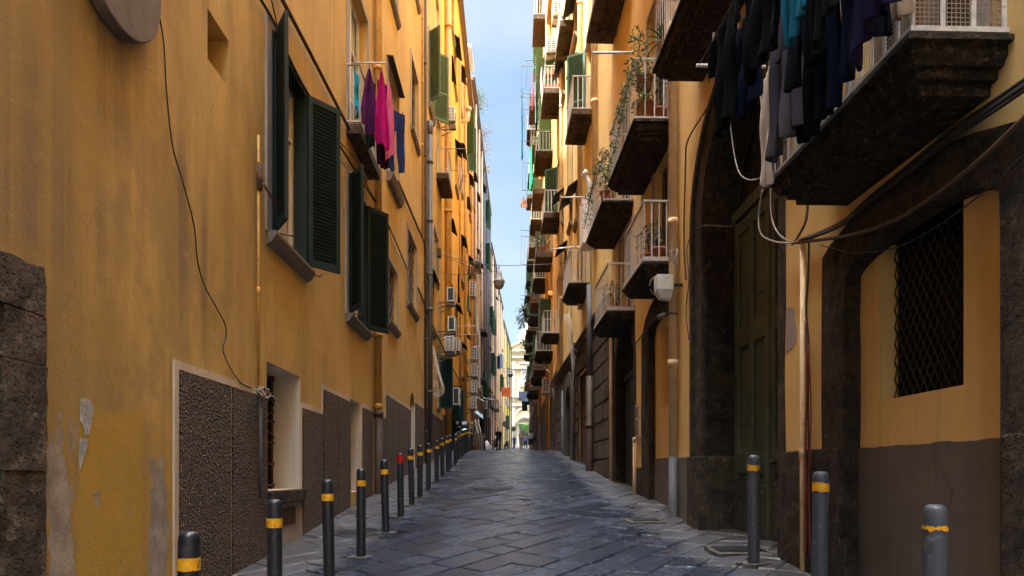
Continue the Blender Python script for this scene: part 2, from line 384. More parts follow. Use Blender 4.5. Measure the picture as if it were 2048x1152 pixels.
# ---------------------------------------------------------------- street
def build_ground():
    b = MB(); xs = [-400,-120,-40,-15,-6,-4,-3,-2,-1,0,1,2,3,4,6,15,40,120,400]
    ys = [-200,-60,-20] + [-10+2*i for i in range(48)] + [90,95,100,105,110,120,130,160,250,600,1500]
    for x in xs:
        for y in ys: b.v.append((x, y, ground(x,y) - .075))
    ny = len(ys)
    for i in range(len(xs)-1):
        for j in range(ny-1):
            b.f.append([i*ny+j,(i+1)*ny+j,(i+1)*ny+j+1,i*ny+j+1]); b.mi.append(0 if abs(xs[i])<6 and abs(xs[i+1])<=6 else 1); b.sm.append(True)
    tag(b.build('ground', [M['joint'], M['ground']]), kind='structure')
    # street of big basalt slabs laid diagonally
    rr = random.Random(3); th = rad(52); ca, sa = math.cos(th), math.sin(th)
    V=[]; F=[]; T=[]
    w = .36
    def lim(y):
        l = -3.3 if y < 48 else -3.3 + (y-48)*.028
        return l, 3.35 - .02*min(y,40)
    amin, amax, bmin, bmax = -8, 76, -8, 60
    j = int(bmin/w)
    while j*w < bmax:
        b0 = j*w; j += 1; a = amin + rr.random()*.5
        while a < amax:
            L = rr.uniform(.38,.78); a0, a1 = a, a+L; a = a1
            ac, bc = (a0+a1)/2, b0+w/2
            x, y = ac*ca - bc*sa, ac*sa + bc*ca
            if y < -2 or y > 88: continue
            l, r_ = lim(y)
            if x < l or x > r_: continue
            g = rr.uniform(.002,.008); tx, ty = rr.gauss(0,.007), rr.gauss(0,.007); h = rr.gauss(0,.0035)
            far = y > 40
            o = len(V); tone = rr.random()
            ring = []
            jit = lambda: rr.uniform(-.012,.012)
            cs = [(a0+g+jit(), b0+g+jit()),(a1-g+jit(), b0+g+jit()),(a1-g+jit(), b0+w-g+jit()),(a0+g+jit(), b0+w-g+jit())]
            def pt(aa, bb, dz):
                X, Y = aa*ca-bb*sa, aa*sa+bb*ca
                return (X, Y, ground(X,Y) + h + tx*(aa-ac)+ty*(bb-bc) + dz)
            e = .013
            for (aa,bb) in cs: V.append(pt(aa,bb,-.06))
            for (aa,bb) in cs: V.append(pt(aa,bb,-.014))
            ins = [(aa + (e if aa<ac else -e), bb + (e if bb<bc else -e)) for aa,bb in cs]
            for (aa,bb) in ins: V.append(pt(aa,bb,0))
            for k in range(4):
                q=(k+1)%4; F.append((o+k,o+q,o+4+q,o+4+k)); F.append((o+4+k,o+4+q,o+8+q,o+8+k)); T += [tone,tone]
            F.append((o+8,o+9,o+10,o+11)); T.append(tone)
    me = bpy.data.meshes.new('road'); me.from_pydata(V,[],F); me.materials.append(M['paving'])
    at = me.attributes.new('tone','FLOAT','FACE'); at.data.foreach_set('value', T)
    bm = bmesh.new(); bm.from_mesh(me); bmesh.ops.recalc_face_normals(bm, faces=bm.faces); bm.to_mesh(me); bm.free()
    for i, p in enumerate(me.polygons): p.use_smooth = False
    o = bpy.data.objects.new('road', me); C.objects.link(o); tag(o, kind='structure')

def drain(x, y, lx, ly, label, rot=0., name='drain_grate'):
    z = ground(x,y) + .02
    t = thing(name, label, 'drain grate', (x,y,z)); t.rotation_euler[2] = rot
    sl = math.atan(.0923); t.rotation_euler[0] = sl
    b = MB(); rr = random.Random(int(x*100))
    pts = []; 
    for k in range(14):
        a = 2*math.pi*k/14; q = rr.uniform(.95,1.25); cx, cy = math.cos(a), math.sin(a)
        s = 1/max(abs(cx),abs(cy)); pts.append((x+cx*s*(lx/2+.06)*q*.92, y+cy*s*(ly/2+.07)*q*.92))
    b.prism([(px,py) for px,py in pts], z-.06, z+.004, 0, axis=2)
    b.build('cement_bed', M['cement'], t)
    b = MB(); b.box(x-lx/2,x+lx/2,y-ly/2,y+ly/2,z-.03,z+.0065); 
    b.build('frame', M['castiron'], t)
    b = MB(); n = int(lx/.045)
    for i in range(n):
        xx = x-lx/2+.02+(lx-.04)*(i+.5)/n; b.box(xx-.013,xx+.013,y-ly/2+.02,y+ly/2-.02,z+.0065,z+.018)
    b.build('grate', M['castiron'], t)

# ---------------------------------------------------------------- bollards
NTH = 'first second third fourth fifth sixth seventh eighth ninth tenth eleventh twelfth thirteenth fourteenth fifteenth sixteenth seventeenth eighteenth nineteenth twentieth twenty-first twenty-second'.split()
def bollard(mat, r, h, band0, band1, bm_, label, group, patch=True):
    t = thing('bollard', label, 'bollard', (0,0,0), group)
    b = MB(); b.lathe([(r,-.15),(r,h-.055),(r*.97,h-.03),(r*.82,h-.012),(r*.5,h-.002),(.001,h)], seg=20)
    b.build('post', mat, t)
    b = MB(); rr = random.Random(5); k=28; pts=[]; 
    for lev in (0,1):
        for i in range(k):
            a = 2*math.pi*i/k; z = (band0,band1)[lev] + (rr.uniform(-.008,.008) if bm_ == 'bandworn' else rr.uniform(-.0015,.0015))
            pts.append(((r+.003)*math.cos(a),(r+.003)*math.sin(a),z))
    b.add(pts, [(i,(i+1)%k,k+(i+1)%k,k+i) for i in range(k)], 0, True)
    b.build('band', M[bm_], t)
    if patch:
        b = MB(); pts=[]
        for i in range(16):
            a = 2*math.pi*i/16; q = rr.uniform(.11,.17); pts.append((q*math.cos(a)*1.15,q*math.sin(a)))
        b.prism([(0.0+x,y) for x,y in pts], -.05, .012, 0, axis=2); b.build('cement_foot', M['cement'], t)
    return t
def build_bollards():
    grp = 'black bollards along the left wall'
    obs = [394,284,216.6,177.7,147,128.6,115,105,94.7,84.6]
    p0 = bollard(M['bollard'], .052, 1.0, .80, .865, 'band', 'x', grp)
    rr = random.Random(11)
    sl = math.atan(.0923)
    for i in range(22):
        y = 1300/obs[i] if i < 10 else 15.37+1.34*(i-9) + rr.uniform(-.07,.07)
        x = -1.62-.0108*y + (0 if i < 10 else rr.uniform(-.03,.03))
        if i == 0: o = p0
        elif i == 5: o = bollard(M['bollard'], .052, 1.0, .84, .965, 'bandred', 'x', grp)
        else: o = copy_tree(p0)
        o.location = (x, y, ground(x,y)); o.rotation_euler = (rr.gauss(0,.012), rr.gauss(0,.018), rr.uniform(0,6))
        o['label'] = ('black bollard with a red painted head among yellow banded ones' if i == 5 else
            'black bollard with yellow band, cut off by the bottom left of the photo' if i == 0 else
            f'black bollard with yellow band, {NTH[i]} from the camera in the left row')
    o = copy_tree(p0); x, y = -1.65, 39.; o.location = (x,y,ground(x,y)); o['label'] = 'lone far black bollard standing beyond the end of the left row'
    grp = 'grey bollards along the right wall'
    for i, (x,y,h,lab,lean,worn) in enumerate([
        (2.345,6.31,1.06,'grey bollard with yellow band in front of the green portal door',0.0,'bandworn'),
        (2.29,4.85,1.02,'grey bollard standing between portal door and grilled window beside the red cables',.0,'bandworn'),
        (2.2,3.38,1.0,'nearest grey bollard before the plain grey wall base under the grilled window',.0,'bandworn')]):
        o = bollard(M['bollardgrey'], .056, h, (h-.155,h-.15,h-.135)[i], (h-.10,h-.085,h-.115)[i], worn, lab, grp, patch=(i!=2))
        o.location = (x,y,ground(x,y)); o.rotation_euler = (0, (0.0,-.025,.0)[i], 1+i*.7)

# ---------------------------------------------------------------- buildings
def building(name, label, F, u0, u1, z1, mat, holes=(), depth=9., cat='building', cornice=None, z0=-1.5, extra=None, roof=None):
    """box of a house: street wall with real openings (reveals included), side and back walls, roof"""
    t = thing(name, label, cat, F.P((u0+u1)/2, -depth/2, max(0, ground(0,(u0+u1)/2))))
    b = MB(F.P)
    us = sorted({u0,u1,*[h[0] for h in holes],*[h[1] for h in holes]}); zs = sorted({z0,z1,*[h[2] for h in holes],*[h[3] for h in holes]})
    for i in range(len(us)-1):
        for j in range(len(zs)-1):
            uc, zc = (us[i]+us[i+1])/2, (zs[j]+zs[j+1])/2
            if any(h[0]<uc<h[1] and h[2]<zc<h[3] for h in holes): continue
            b.poly([(us[i],0,zs[j]),(us[i+1],0,zs[j]),(us[i+1],0,zs[j+1]),(us[i],0,zs[j+1])])
    for h in holes:
        a0,a1,c0,c1 = h[:4]; d = h[4] if len(h)>4 else .2; mi = h[5] if len(h)>5 else 0
        b.poly([(a0,0,c0),(a0,-d,c0),(a0,-d,c1),(a0,0,c1)], mi); b.poly([(a1,0,c0),(a1,-d,c0),(a1,-d,c1),(a1,0,c1)], mi)
        b.poly([(a0,0,c1),(a0,-d,c1),(a1,-d,c1),(a1,0,c1)], mi); b.poly([(a0,0,c0),(a0,-d,c0),(a1,-d,c0),(a1,0,c0)], mi)
    for uu in (u0,u1): b.poly([(uu,0,z0),(uu,-depth,z0),(uu,-depth,z1),(uu,0,z1)])
    b.poly([(u0,-depth,z0),(u1,-depth,z0),(u1,-depth,z1),(u0,-depth,z1)])
    b.build('wall', [mat, M['whitereveal'], M['stone']], t, recalc=False)
    b = MB(F.P); b.box(u0+.01,u1-.01,-depth,.28,z1+.003,z1+.14); b.box(u0+.02,u1-.02,-depth,.16,z1-.16,z1-.003)
    b.build('roof', roof or M['sillstone'], t)
    return t
def leaf(F, bld, u, n, du, dn, w, za, zb, mat, pitch=.05, mid=False, name='shutter', tilt=-1):
    """louvred shutter leaf hinged at (u,n), opening along (du,dn)"""
    L = math.hypot(du,dn); du/=L; dn/=L
    T = lambda t,d,z: F.P(u+du*t-dn*d, n+dn*t+du*d, z)
    b = MB(T); s=.065; th=.02
    b.box(0,s,-th,th,za,zb); b.box(w-s,w,-th,th,za,zb)
    b.box(s,w-s,-th,th,za,za+.10); b.box(s,w-s,-th,th,zb-.08,zb)
    segs = [(za+.10, zb-.08)]
    if mid:
        m = za+(zb-za)*(mid if isinstance(mid,float) else .42); b.box(s,w-s,-th,th,m-.035,m+.035); segs = [(za+.1,m-.035),(m+.035,zb-.08)]
    for a0,a1 in segs:
        k = max(2,int((a1-a0)/pitch)); st=(a1-a0)/k
        for i in range(k):
            z = a0+st*i; e=.013*tilt
            b.add([(s,-e,z+st*.95),(w-s,-e,z+st*.95),(w-s,-e,z+st*.95+.007),(s,-e,z+st*.95+.007),(s,e,z+st*.1),(w-s,e,z+st*.1),(w-s,e,z+st*.1+.007),(s,e,z+st*.1+.007)],
                  [(0,1,2,3),(4,5,6,7),(0,1,5,4),(3,2,6,7),(0,3,7,4),(1,2,6,5)])
    return b.build(name, mat, bld)
def window(F, bld, ua,ub,za,zb, depth=.16, fmat='whitewood', pmat='glass', nv=1, nh=1, sill=None, hood=None, sur=None, shut=(), name='window', fw=.07, smat='sillstone'):
    """frame is the part; pane, sill, hood, surround and shutters are its sub-parts"""
    b = MB(F.P); d0,d1 = -depth+.012,-depth+.06
    b.box(ua,ua+fw,d0,d1,za,zb); b.box(ub-fw,ub,d0,d1,za,zb); b.box(ua+fw,ub-fw,d0,d1,za,za+fw); b.box(ua+fw,ub-fw,d0,d1,zb-fw,zb)
    for i in range(nv):
        c = ua+(ub-ua)*(i+1)/(nv+1); b.box(c-.045,c+.045,d0,d1+.012,za+fw,zb-fw)
    for i in range(nh):
        c = za+(zb-za)*(i+1)/(nh+1) if nh>1 else za+(zb-za)*.7; b.box(ua+fw,ub-fw,d0,d1-.004,c-.025,c+.025)
    w = b.build(name, M[fmat], bld)
    b = MB(F.P); b.poly([(ua,-depth,za),(ub,-depth,za),(ub,-depth,zb),(ua,-depth,zb)]); b.build('pane', M[pmat], w, recalc=False)
    if sill:
        pr, th, ov = sill; b = MB(F.P); prof = [(-depth+.06,za-.001),(pr,za-.012),(pr,za-.05),(pr*.6,za-th),(.0,za-th-.04),(-.01,za-th-.04),(-.01,za-.06),(-depth+.06,za-.06)]
        pts = [(u,n,z) for u in (ua-ov,ub+ov) for n,z in prof]; k=len(prof)
        b.add(pts, [list(range(k)), list(range(k,2*k))]+[(i,(i+1)%k,k+(i+1)%k,k+i) for i in range(k)])
        b.build('sill', M[smat], w)
    if hood:
        pr, dr = hood; b = MB(F.P); ov=.12
        pts = [(u,n,z) for u in (ua-ov,ub+ov) for n,z in ((-.003+.005,zb+.10),(pr,zb+.10-dr),(pr,zb+.075-dr),(.002,zb+.07))]
        b.add(pts, [(0,1,2,3),(4,5,6,7),(0,1,5,4),(1,2,6,5),(2,3,7,6),(3,0,4,7)])
        b.build('hood', M['hood'], w)
    if sur:
        sw, sp, sm = sur; b = MB(F.P)
        b.box(ua-sw,ua-.001,-.01,sp,za,zb+sw); b.box(ub+.001,ub+sw,-.01,sp,za,zb+sw); b.box(ua-.001,ub+.001,-.01,sp-.002,zb+.001,zb+sw-.002)
        b.build('surround', M[sm], w)
    for (u,n,du,dn,wd,sm,mid) in shut: leaf(F, w, u,n,du,dn,wd, za+.03, zb-.02, M[sm], mid=mid)
    return w
def railing(F, parent, u0,u1,dep,z,h=1.0, mat='rail', step=.11, w=.018, near=True, far=True, bottom=.06, inset=.05, bw=None):
    b = MB(F.P); n1 = dep-inset; bw = bw or w
    a0,a1 = u0+inset,u1-inset
    k = max(2,int((a1-a0)/step))
    for i in range(k+1):
        u = a0+(a1-a0)*i/k; b.box(u-w/2,u+w/2,n1-.004,n1+.004,z+bottom,z+h-.03)
    for e,on in ((a0,near),(a1,far)):
        if not on: continue
        q = max(2,int(n1/(step*1.15)))
        for i in range(q): 
            n = .02+(n1-.02)*i/q; b.box(e-.004,e+.004,n-w/2,n+w/2,z+bottom,z+h-.03)
        b.box(e-.018,e+.018,0.0,n1+.018,z+h-.03,z+h); b.box(e-.015,e+.015,0.0,n1+.015,z+bottom-.03,z+bottom)
    b.box(a0+.018,a1-.018,n1-.018,n1+.018,z+h-.03,z+h); b.box(a0+.015,a1-.015,n1-.015,n1+.015,z+bottom-.03,z+bottom)
    return b.build('railing', M[mat], parent)
def balcony(F, bld, u0,u1,dep,z, mat='slabstone', thick=.22, rail='rail', step=.11, h=1.0, w=.018, ribs=False, mould=True, railnear=True):
    b = MB(F.P)
    prof = ([(0,z-.001),(dep,z-.001),(dep,z-.035),(dep-.045,z-.037),(dep-.045,z-.09),(dep-.055,z-.10),(dep-.075,z-.135),(dep-.115,z-.137),(dep-.12,z-.185),(dep-.17,z-.188),(dep-.175,z-thick),(0,z-thick)] if mould
            else [(0,z),(dep,z),(dep,z-thick),(0,z-thick)])
    loops=[(min(dep-p[0],dep*.9),p[0],p[1]) for p in prof if p[0]>0]
    for q,nn,zz in loops: 
        for uu,n2 in ((u0+q,0),(u0+q,nn),(u1-q,nn),(u1-q,0)): b.v.append(F.P(uu,n2,zz))
    L=len(loops); fs=[(0,1,2,3),tuple(range(4*L-4,4*L))]+[(4*i+k,4*i+(k+1)%4,4*i+4+(k+1)%4,4*i+4+k) for i in range(L-1) for k in range(4)]
    for f in fs: b.f.append(list(f)); b.mi.append(0); b.sm.append(False)
    if ribs:
        L = u1-u0
        for f in (.2,.8): b.box(u0+L*f-.06,u0+L*f+.06,0,dep-.2,z-thick-.09,z-thick+.01)
        b.box(u0+L*.2+.06,u0+L*.8-.06,dep*.42,dep*.42+.06,z-thick-.05,z-thick+.01)
    o = b.build('balcony', M[mat], bld)
    if rail: railing(F, o, u0,u1,dep,z,h,rail,step,w,near=railnear)
    return o
def pipe(F, bld, u, r, z0, z1, mat, n=None, collars=(), hopper=False, name='drainpipe'):
    n = r+.02 if n is None else n; b = MB(F.P)
    b.tube([(u,n,z0),(u,n,(z0+z1)/2),(u,n,z1)], r, 12)
    for c in collars: b.tube([(u,n,c-.05),(u,n,c+.05)], r*1.22, 12)
    if hopper: b.tube([(u,n,z1-.1),(u,n,z1+.12),(u,n,z1+.35)], [r,r*1.15,r*1.35], 12)
    return b.build(name, mat, bld)
def lattice(b, u0,u1,z0,z1,n, sp, slope, w=.018, th=.008, mi=0):
    """diagonal flat bars clipped to a rectangle"""
    for sgn in (1,-1):
        c = -4.
        while c < 4+ (u1-u0)*slope+(z1-z0):
            pts=[]
            # line z = z0 + sgn*slope*(u-u0) + off
            off = c if sgn>0 else c
            f = lambda u: z0 + sgn*slope*(u-u0) + off
            ua,ub = u0,u1; za,zb = f(ua),f(ub)
            def clip(ua,za,ub,zb,lim,hi):
                if (za>lim)==(zb>lim): return None if ((za>lim)==hi) else (ua,za,ub,zb)
                t=(lim-za)/(zb-za); um=ua+t*(ub-ua)
                return (um,lim,ub,zb) if ((za>lim)==hi) else (ua,za,um,lim)
            q = clip(ua,za,ub,zb,z1,True)
            if q: q = clip(*q,z0,False)
            if q and abs(q[2]-q[0])+abs(q[3]-q[1])>.02:
                a=Vector((q[0],q[1])); e=Vector((q[2],q[3])); d=(e-a).normalized(); pn=Vector((-d.y,d.x))*w/2
                nn = n + (th*1.2 if sgn>0 else 0)
                c4=[a+pn,e+pn,e-pn,a-pn]
                b.add([(p.x,nn,p.y) for p in c4]+[(p.x,nn+th,p.y) for p in c4],[(0,1,2,3),(4,5,6,7),(0,1,5,4),(1,2,6,5),(2,3,7,6),(3,0,4,7)],mi)
            c += sp
def ac_unit(F, u, n, z, label, w=.8, d=.3, h=.55, dark=True, grp='air conditioners on the facades', front='slats'):
    t = thing('air_conditioner', label, 'air conditioner', F.P(u,n+d/2,z), grp)
    b = MB(F.P); b.box(u,u+w,n,n+d,z,z+h); b.build('casing', M['ac'], t, bevel=.012)
    b = MB(F.P)
    b.box(u-.004,u+.01,n+.05,n+d-.05,z+.05,z+h-.04)
    b.build('fin_panel', M['acdark'] , t)
    if not dark:
        b = MB(F.P)
        for i in range(7): b.box(u-.02,u-.004,n+.04,n+d-.04,z+.06+i*(h-.12)/7,z+.085+i*(h-.12)/7)
        b.box(u-.021,u-.003,n+d/2-.015,n+d/2+.015,z+.06,z+h-.06)
        b.build('end_grille', M['ac'], t)
    b = MB(F.P); k=18
    cu,cz = u+w*.4,z+h/2
    b.add([(cu+.2*math.cos(6.2832*i/k),n+d+.008,cz+.2*math.sin(6.2832*i/k)) for i in range(k)]+[(cu+.2*math.cos(6.2832*i/k),n+d-.01,cz+.2*math.sin(6.2832*i/k)) for i in range(k)],[list(range(k))]+[(i,(i+1)%k,k+(i+1)%k,k+i) for i in range(k)])
    b.build('fan_grille', M['acdark'], t)
    for uu in (u+.1,u+w-.14):
        b = MB(F.P); b.box(uu,uu+.04,0,n+d,z-.045,z-.002); b.add([(uu,0,z-.3),(uu+.03,0,z-.3),(uu,n+d-.05,z-.046),(uu+.03,n+d-.05,z-.046),(uu,0,z-.25),(uu+.03,0,z-.25)],[(0,1,3,2),(4,5,3,2),(0,2,4),(1,3,5)]); b.build('bracket', M['railgrey'], t)
    return t
def wire(pts, r, label, mat='cable', cat='cable', name='cable', smooth=True, k=5, seg=5):
    P = catmull(pts, k) if smooth else [Vector(p) for p in pts]
    b = MB(); b.tube(P, r, seg); o = b.build(name, M[mat], None, org=P[0]); return tag(o, label, cat)
def on(F, pts, n=.02):
    out=[]
    for p in pts:
        nn = p[2] if len(p)>2 else n; u,z = F.uz(p[0],p[1],nn); out.append(F.P(u,nn,z))
    return out
# ---------------------------------------------------------------- left side of the street
def dado(F, bld, u0,u1,zt,splits=(),edge=(.07,.04),gap=.045,zb=-1.5,top=.075):
    b = MB(F.P); b.box(u0,u1,-.02,.018,zb,zt); o = b.build('wall_base', M['border'], bld)
    ed = [u0+edge[0]]; 
    for s in splits: ed += [s-gap/2, s+gap/2]
    ed.append(u1-edge[1])
    for i in range(0,len(ed),2):
        b = MB(F.P); b.box(ed[i],ed[i+1],.0,.034,zb,zt-top); b.build('panel', M['roughcast'], o)
    return o
def cellar(F, bld, ua,ub,za,zb,d):
    """barred cellar opening: dark void, lattice of iron bars"""
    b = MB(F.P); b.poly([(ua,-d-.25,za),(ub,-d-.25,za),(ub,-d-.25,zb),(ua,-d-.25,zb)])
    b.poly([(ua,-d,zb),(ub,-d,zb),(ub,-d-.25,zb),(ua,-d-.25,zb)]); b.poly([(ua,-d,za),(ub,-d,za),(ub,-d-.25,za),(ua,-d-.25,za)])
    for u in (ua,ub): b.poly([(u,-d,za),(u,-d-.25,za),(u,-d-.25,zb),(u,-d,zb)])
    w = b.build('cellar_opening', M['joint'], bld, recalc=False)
    b = MB(F.P); n=-d+.02
    for i in range(5):
        u = ua+.04+(ub-ua-.08)*i/4; b.box(u-.012,u+.012,n,n+.02,za,zb)
    for i in range(6):
        z = za+.05+(zb-za-.1)*i/5; b.box(ua,ub,n+.02,n+.032,z-.014,z+.014)
    m = za+(zb-za)*.42
    for i in range(2):
        z0 = m+(zb-m)*i/2+.05; z1 = m+(zb-m)*(i+1)/2-.02
        for s in (0,1):
            a,c = (ua+.04,ub-.04) if s else (ub-.04,ua+.04); b.tube([(a,n+.04,z0),(c,n+.04,z1)],.012,4)
    b.build('grille', M['rust'], w)
def wood_lattice(F, bld, ua,ub,za,zb):
    w = window(F, bld, ua,ub,za,zb,.14,'sillstone','glass',0,0,(.10,.14,.10),None,(.10,.03,'jamb'))
    b = MB(F.P); 
    lattice(b, ua+.06,ub-.06,za+.06,zb-.06,-.07,.42,1.15,.03,.012); b.build('grille', M['wood'], w)
    return w
def left_near():
    F = FL
    H = [(7.5,8.8,4.4,6.75,.2),(11.1,12.5,4.36,6.78,.2),(7.42,8.6,1.42,2.9,.38,1),(11.28,12.15,1.3,2.93,.3,1),
         (14.85,16.05,5.15,6.55,.14),(17.7,19.4,6.35,8.35,.14),(18.2,19.05,.5,3.95,.3,1),(18.35,19.75,11.45,13.5,.14),
         (11.15,12.65,7.6,10.4,.2),(14.8,16.2,8.5,11.0,.16),(5.96,6.41,5.42,5.88,.32),(22.4,23.5,14.45,16.95,.14),
         (2.3,3.56,-1.5,2.55,.4),(22.6,24.1,6.75,8.75,.14),(23.9,25.4,8.95,10.75,.14),(24.9,26.4,13.2,15.7,.16),(24.6,26.0,17.6,20.2,.16),(24.9,25.7,4.2,6.3,.14),(18.4,19.8,15.8,18.2,.14),(14.8,16.1,12.8,15.3,.14)]
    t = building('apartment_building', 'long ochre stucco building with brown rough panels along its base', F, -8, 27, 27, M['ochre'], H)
    # big shuttered windows
    for (ua,ub,za,zb,u1,n1,du1,dn1,w1,u2,du2,dn2,w2) in [
        (7.5,8.8,4.4,6.75, 7.56,.05,-.37,.25,.47, 8.78,.37,.33,.50),
        (11.1,12.5,4.36,6.78, 11.16,.05,-.26,.21,.45, 12.46,.40,.32,.52)]:
        w = window(F,t,ua,ub,za,zb,.2,'whitewood','curtain',1,1,(.12,.13,.10),None,None,[(u1,n1,du1,dn1,w1,'shutter',False),(u2,.05,du2,dn2,w2,'shutter',False)],fw=.10)
        b = MB(F.P); b.box(ua-.14,ua-.002,-.01,.03,za-.02,zb+.10); b.box(ub+.002,ub+.06,-.01,.03,za-.02,zb+.10); b.box(ua-.002,ub+.002,-.01,.028,zb+.001,zb+.09); b.build('surround', M['jamb'], w)
        b = MB(F.P); b.box(ub-.06,ub-.004,-.12,.045,za+.01,zb-.01); b.box(ua+.004,ua+.05,-.12,.045,za+.01,zb-.01); b.box(ua+.05,ub-.06,-.12,.045,zb-.06,zb-.012); b.build('shutter_frame', M['shutter'], w)
        b = MB(F.P); b.tube([(ub+.02,.02,za-.06),(ub+.15,.16,za-.07),(ub+.18,.19,za-.03)],.01,5); b.tube([(ua+.1,.08,za+.02),(ua+.2,.22,za+.03)],.01,5); b.build('shutter_stay', M['iron'], w)
    # cellar openings and their stone ledges
    cellar(F,t,7.42,8.6,1.42,2.9,.38); cellar(F,t,11.28,12.15,1.3,2.93,.3)
    b = MB(F.P); b.box(7.36,8.66,-.37,.07,1.26,1.415); b.build('ledge', M['stone'], t, bevel=.015)
    b = MB(F.P); b.box(7.41,8.615,-.02,.016,-1.5,1.255); b.build('wall_base', M['jamb'], t)
    b = MB(F.P); b.box(7.74,8.36,.0,.024,.98,1.2); v=b.build('floor_vent', M['joint'], t)
    b = MB(F.P)
    for i in range(8): b.box(7.78+i*.075,7.80+i*.075,.022,.034,.98,1.2)
    b.build('bars', M['rust'], v)
    # dados
    dado(F,t,5.34,7.40,2.55,(6.42,)); dado(F,t,8.62,9.57,2.565,(),(.02,.0)); dado(F,t,9.575,11.26,2.94,(10.4,),(.05,.02))
    dado(F,t,12.17,13.1,2.94,(),(.02,.03)); dado(F,t,13.45,14.5,2.93,(),(.03,.0)); dado(F,t,14.505,18.18,3.475,(15.35,16.3,17.25),(.05,.02)); dado(F,t,19.07,21.0,3.8,(20.,),(.02,.03)); dado(F,t,21.35,27.,3.9,(22.5,23.6,24.8,26.),(.03,.03))
    # lattice windows, small windows
    wood_lattice(F,t,14.85,16.05,5.15,6.55); wood_lattice(F,t,17.7,19.4,6.35,8.35)
    window(F,t,18.35,19.75,11.45,13.5,.14,'sillstone','glass',1,1,(.10,.12,.08),None,(.10,.03,'jamb'))
    window(F,t,14.8,16.2,8.5,11.0,.16,'white','glass',1,1,(.16,.2,.08),(.16,.02),(.10,.03,'jamb'))
    window(F,t,22.4,23.5,14.45,16.95,.14,'whitewood','glass',1,1,(.14,.2,.1),None,(.08,.03,'jamb'),[(22.45,.04,-.2,.25,.5,'shutterl',False),(23.45,.04,.40,.5,.66,'shutterl',.42)])
    window(F,t,22.6,24.1,6.75,8.75,.14,'jamb','glass',1,1,(.1,.12,.06),(.22,.2)); window(F,t,23.9,25.4,8.95,10.75,.14,'white','glass',1,1,(.08,.1,.06),None,(.10,.03,'jamb'))
    window(F,t,24.6,26.0,17.6,20.2,.16,'white','glassb',1,2,(.12,.14,.06)); window(F,t,24.9,25.7,4.2,6.3,.14,'jamb','glass',1,0,(.1,.1,.05),None,None,[(25.72,.04,.45,.55,.62,'shutterb',False)])
    window(F,t,18.4,19.8,15.8,18.2,.14,'white','glass',1,1,(.1,.12,.06),None,(.10,.03,'jamb')); window(F,t,14.8,16.1,12.8,15.3,.14,'white','glass',1,1,(.1,.12,.06),None,(.10,.03,'jamb'))
    # shallow balconies with their doors
    window(F,t,11.15,12.65,7.6,10.4,.2,'white','glassb',1,2,None,None,(.10,.03,'jamb'),name='balcony_door',fw=.1)
    o = balcony(F,t,11.04,12.8,.24,7.57,'slabrust',.16,None,mould=False); railing(F,o,11.04,12.8,.24,7.57,1.03,'rail',.085,.02,inset=.02)
    window(F,t,24.9,26.4,13.2,15.7,.16,'white','glass',1,1,name='balcony_door')
    balcony(F,t,24.85,26.7,.47,13.15,'slabrust',.2,'rail',.12,mould=False)
    # square vent, arched side door
    b = MB(F.P); b.poly([(5.96,-.32,5.42),(6.41,-.32,5.42),(6.41,-.32,5.88),(5.96,-.32,5.88)]); v = b.build('wall_vent', M['joint'], t, recalc=False)
    b = MB(F.P)
    for i in range(4): b.box(5.98+i*.12,6.0+i*.12,-.30,-.28,5.42,5.88)
    b.build('bars', M['rust'], v)
    b = MB(F.P); b.box(18.2,19.05,-.3,-.24,.5,3.6)
    b.prism([(18.2,3.6)]+[(18.625-.425*math.cos(math.pi*i/10),3.6+.33*math.sin(math.pi*i/10)) for i in range(11)]+[(19.05,3.6)],-.3,-.24); b.build('door', M['doordark'], t)
    b = MB(F.P)   # curved spandrels closing the corners of the arched opening
    arc = [(18.625-.425*math.cos(math.pi*i/10),3.62+.33*math.sin(math.pi*i/10)) for i in range(11)]
    for i in range(10): b.prism([arc[i],(arc[i][0],3.952),(arc[i+1][0],3.952),arc[i+1]],-.29,.004)
    b.build('arch', M['ochre'], t)
    # stone doorway at the near end
    b = MB(F.P); rr = random.Random(2)
    def jag(z0,z1,u): k=max(2,int((z1-z0)/.1)); return [(u+rr.uniform(-.009,.009),z0+(z1-z0)*i/k) for i in range(k+1)]
    for (z0,z1,nn) in ((-1.5,.86,.020),(.864,1.62,.016),(1.624,2.24,.022),(2.244,2.534,.018)):
        e=jag(z0,z1,3.86); i_=jag(z0,z1,3.535); b.prism(e+i_[::-1],-.39,nn)
    top=[(u,2.82+rr.uniform(-.015,.012)) for u in [3.84-.12*i for i in range(14)]]; b.prism([(3.85,2.538),(3.86,2.7)]+top+[(2.2,2.538)],-.39,.02)
    b.prism([(2.31,-1.5),(2.31,2.53),(1.95,2.53),(1.95,-1.5)],-.39,.02)
    b.build('door_surround', M['stonebrown'], t, bevel=.004)
    b = MB(F.P); b.box(2.3,3.56,-.38,-.33,-1,2.54); d = b.build('door', M['doordark'], t)
    b = MB(F.P)
    for i in range(9): b.box(2.36+i*.14,2.39+i*.14,-.33,-.29,-1,2.5)
    for z in (.55,.95,1.35,1.75,2.15): b.box(2.3,3.56,-.29,-.275,z,z+.03)
    b.build('bars', M['rust'], d)
    # round weathered disc high on the wall
    b = MB(F.P); k=40
    pts=[(4.47+.5*math.cos(6.2832*i/k),5.2+.54*math.sin(6.2832*i/k)) for i in range(k)]; b.prism(pts,.02,.11)
    o=b.build('wall_disc', M['disc'], None, org=F.P(4.47,.05,5.2), bevel=.012); tag(o,'big round weathered brown disc fixed high on the ochre wall','wall disc')
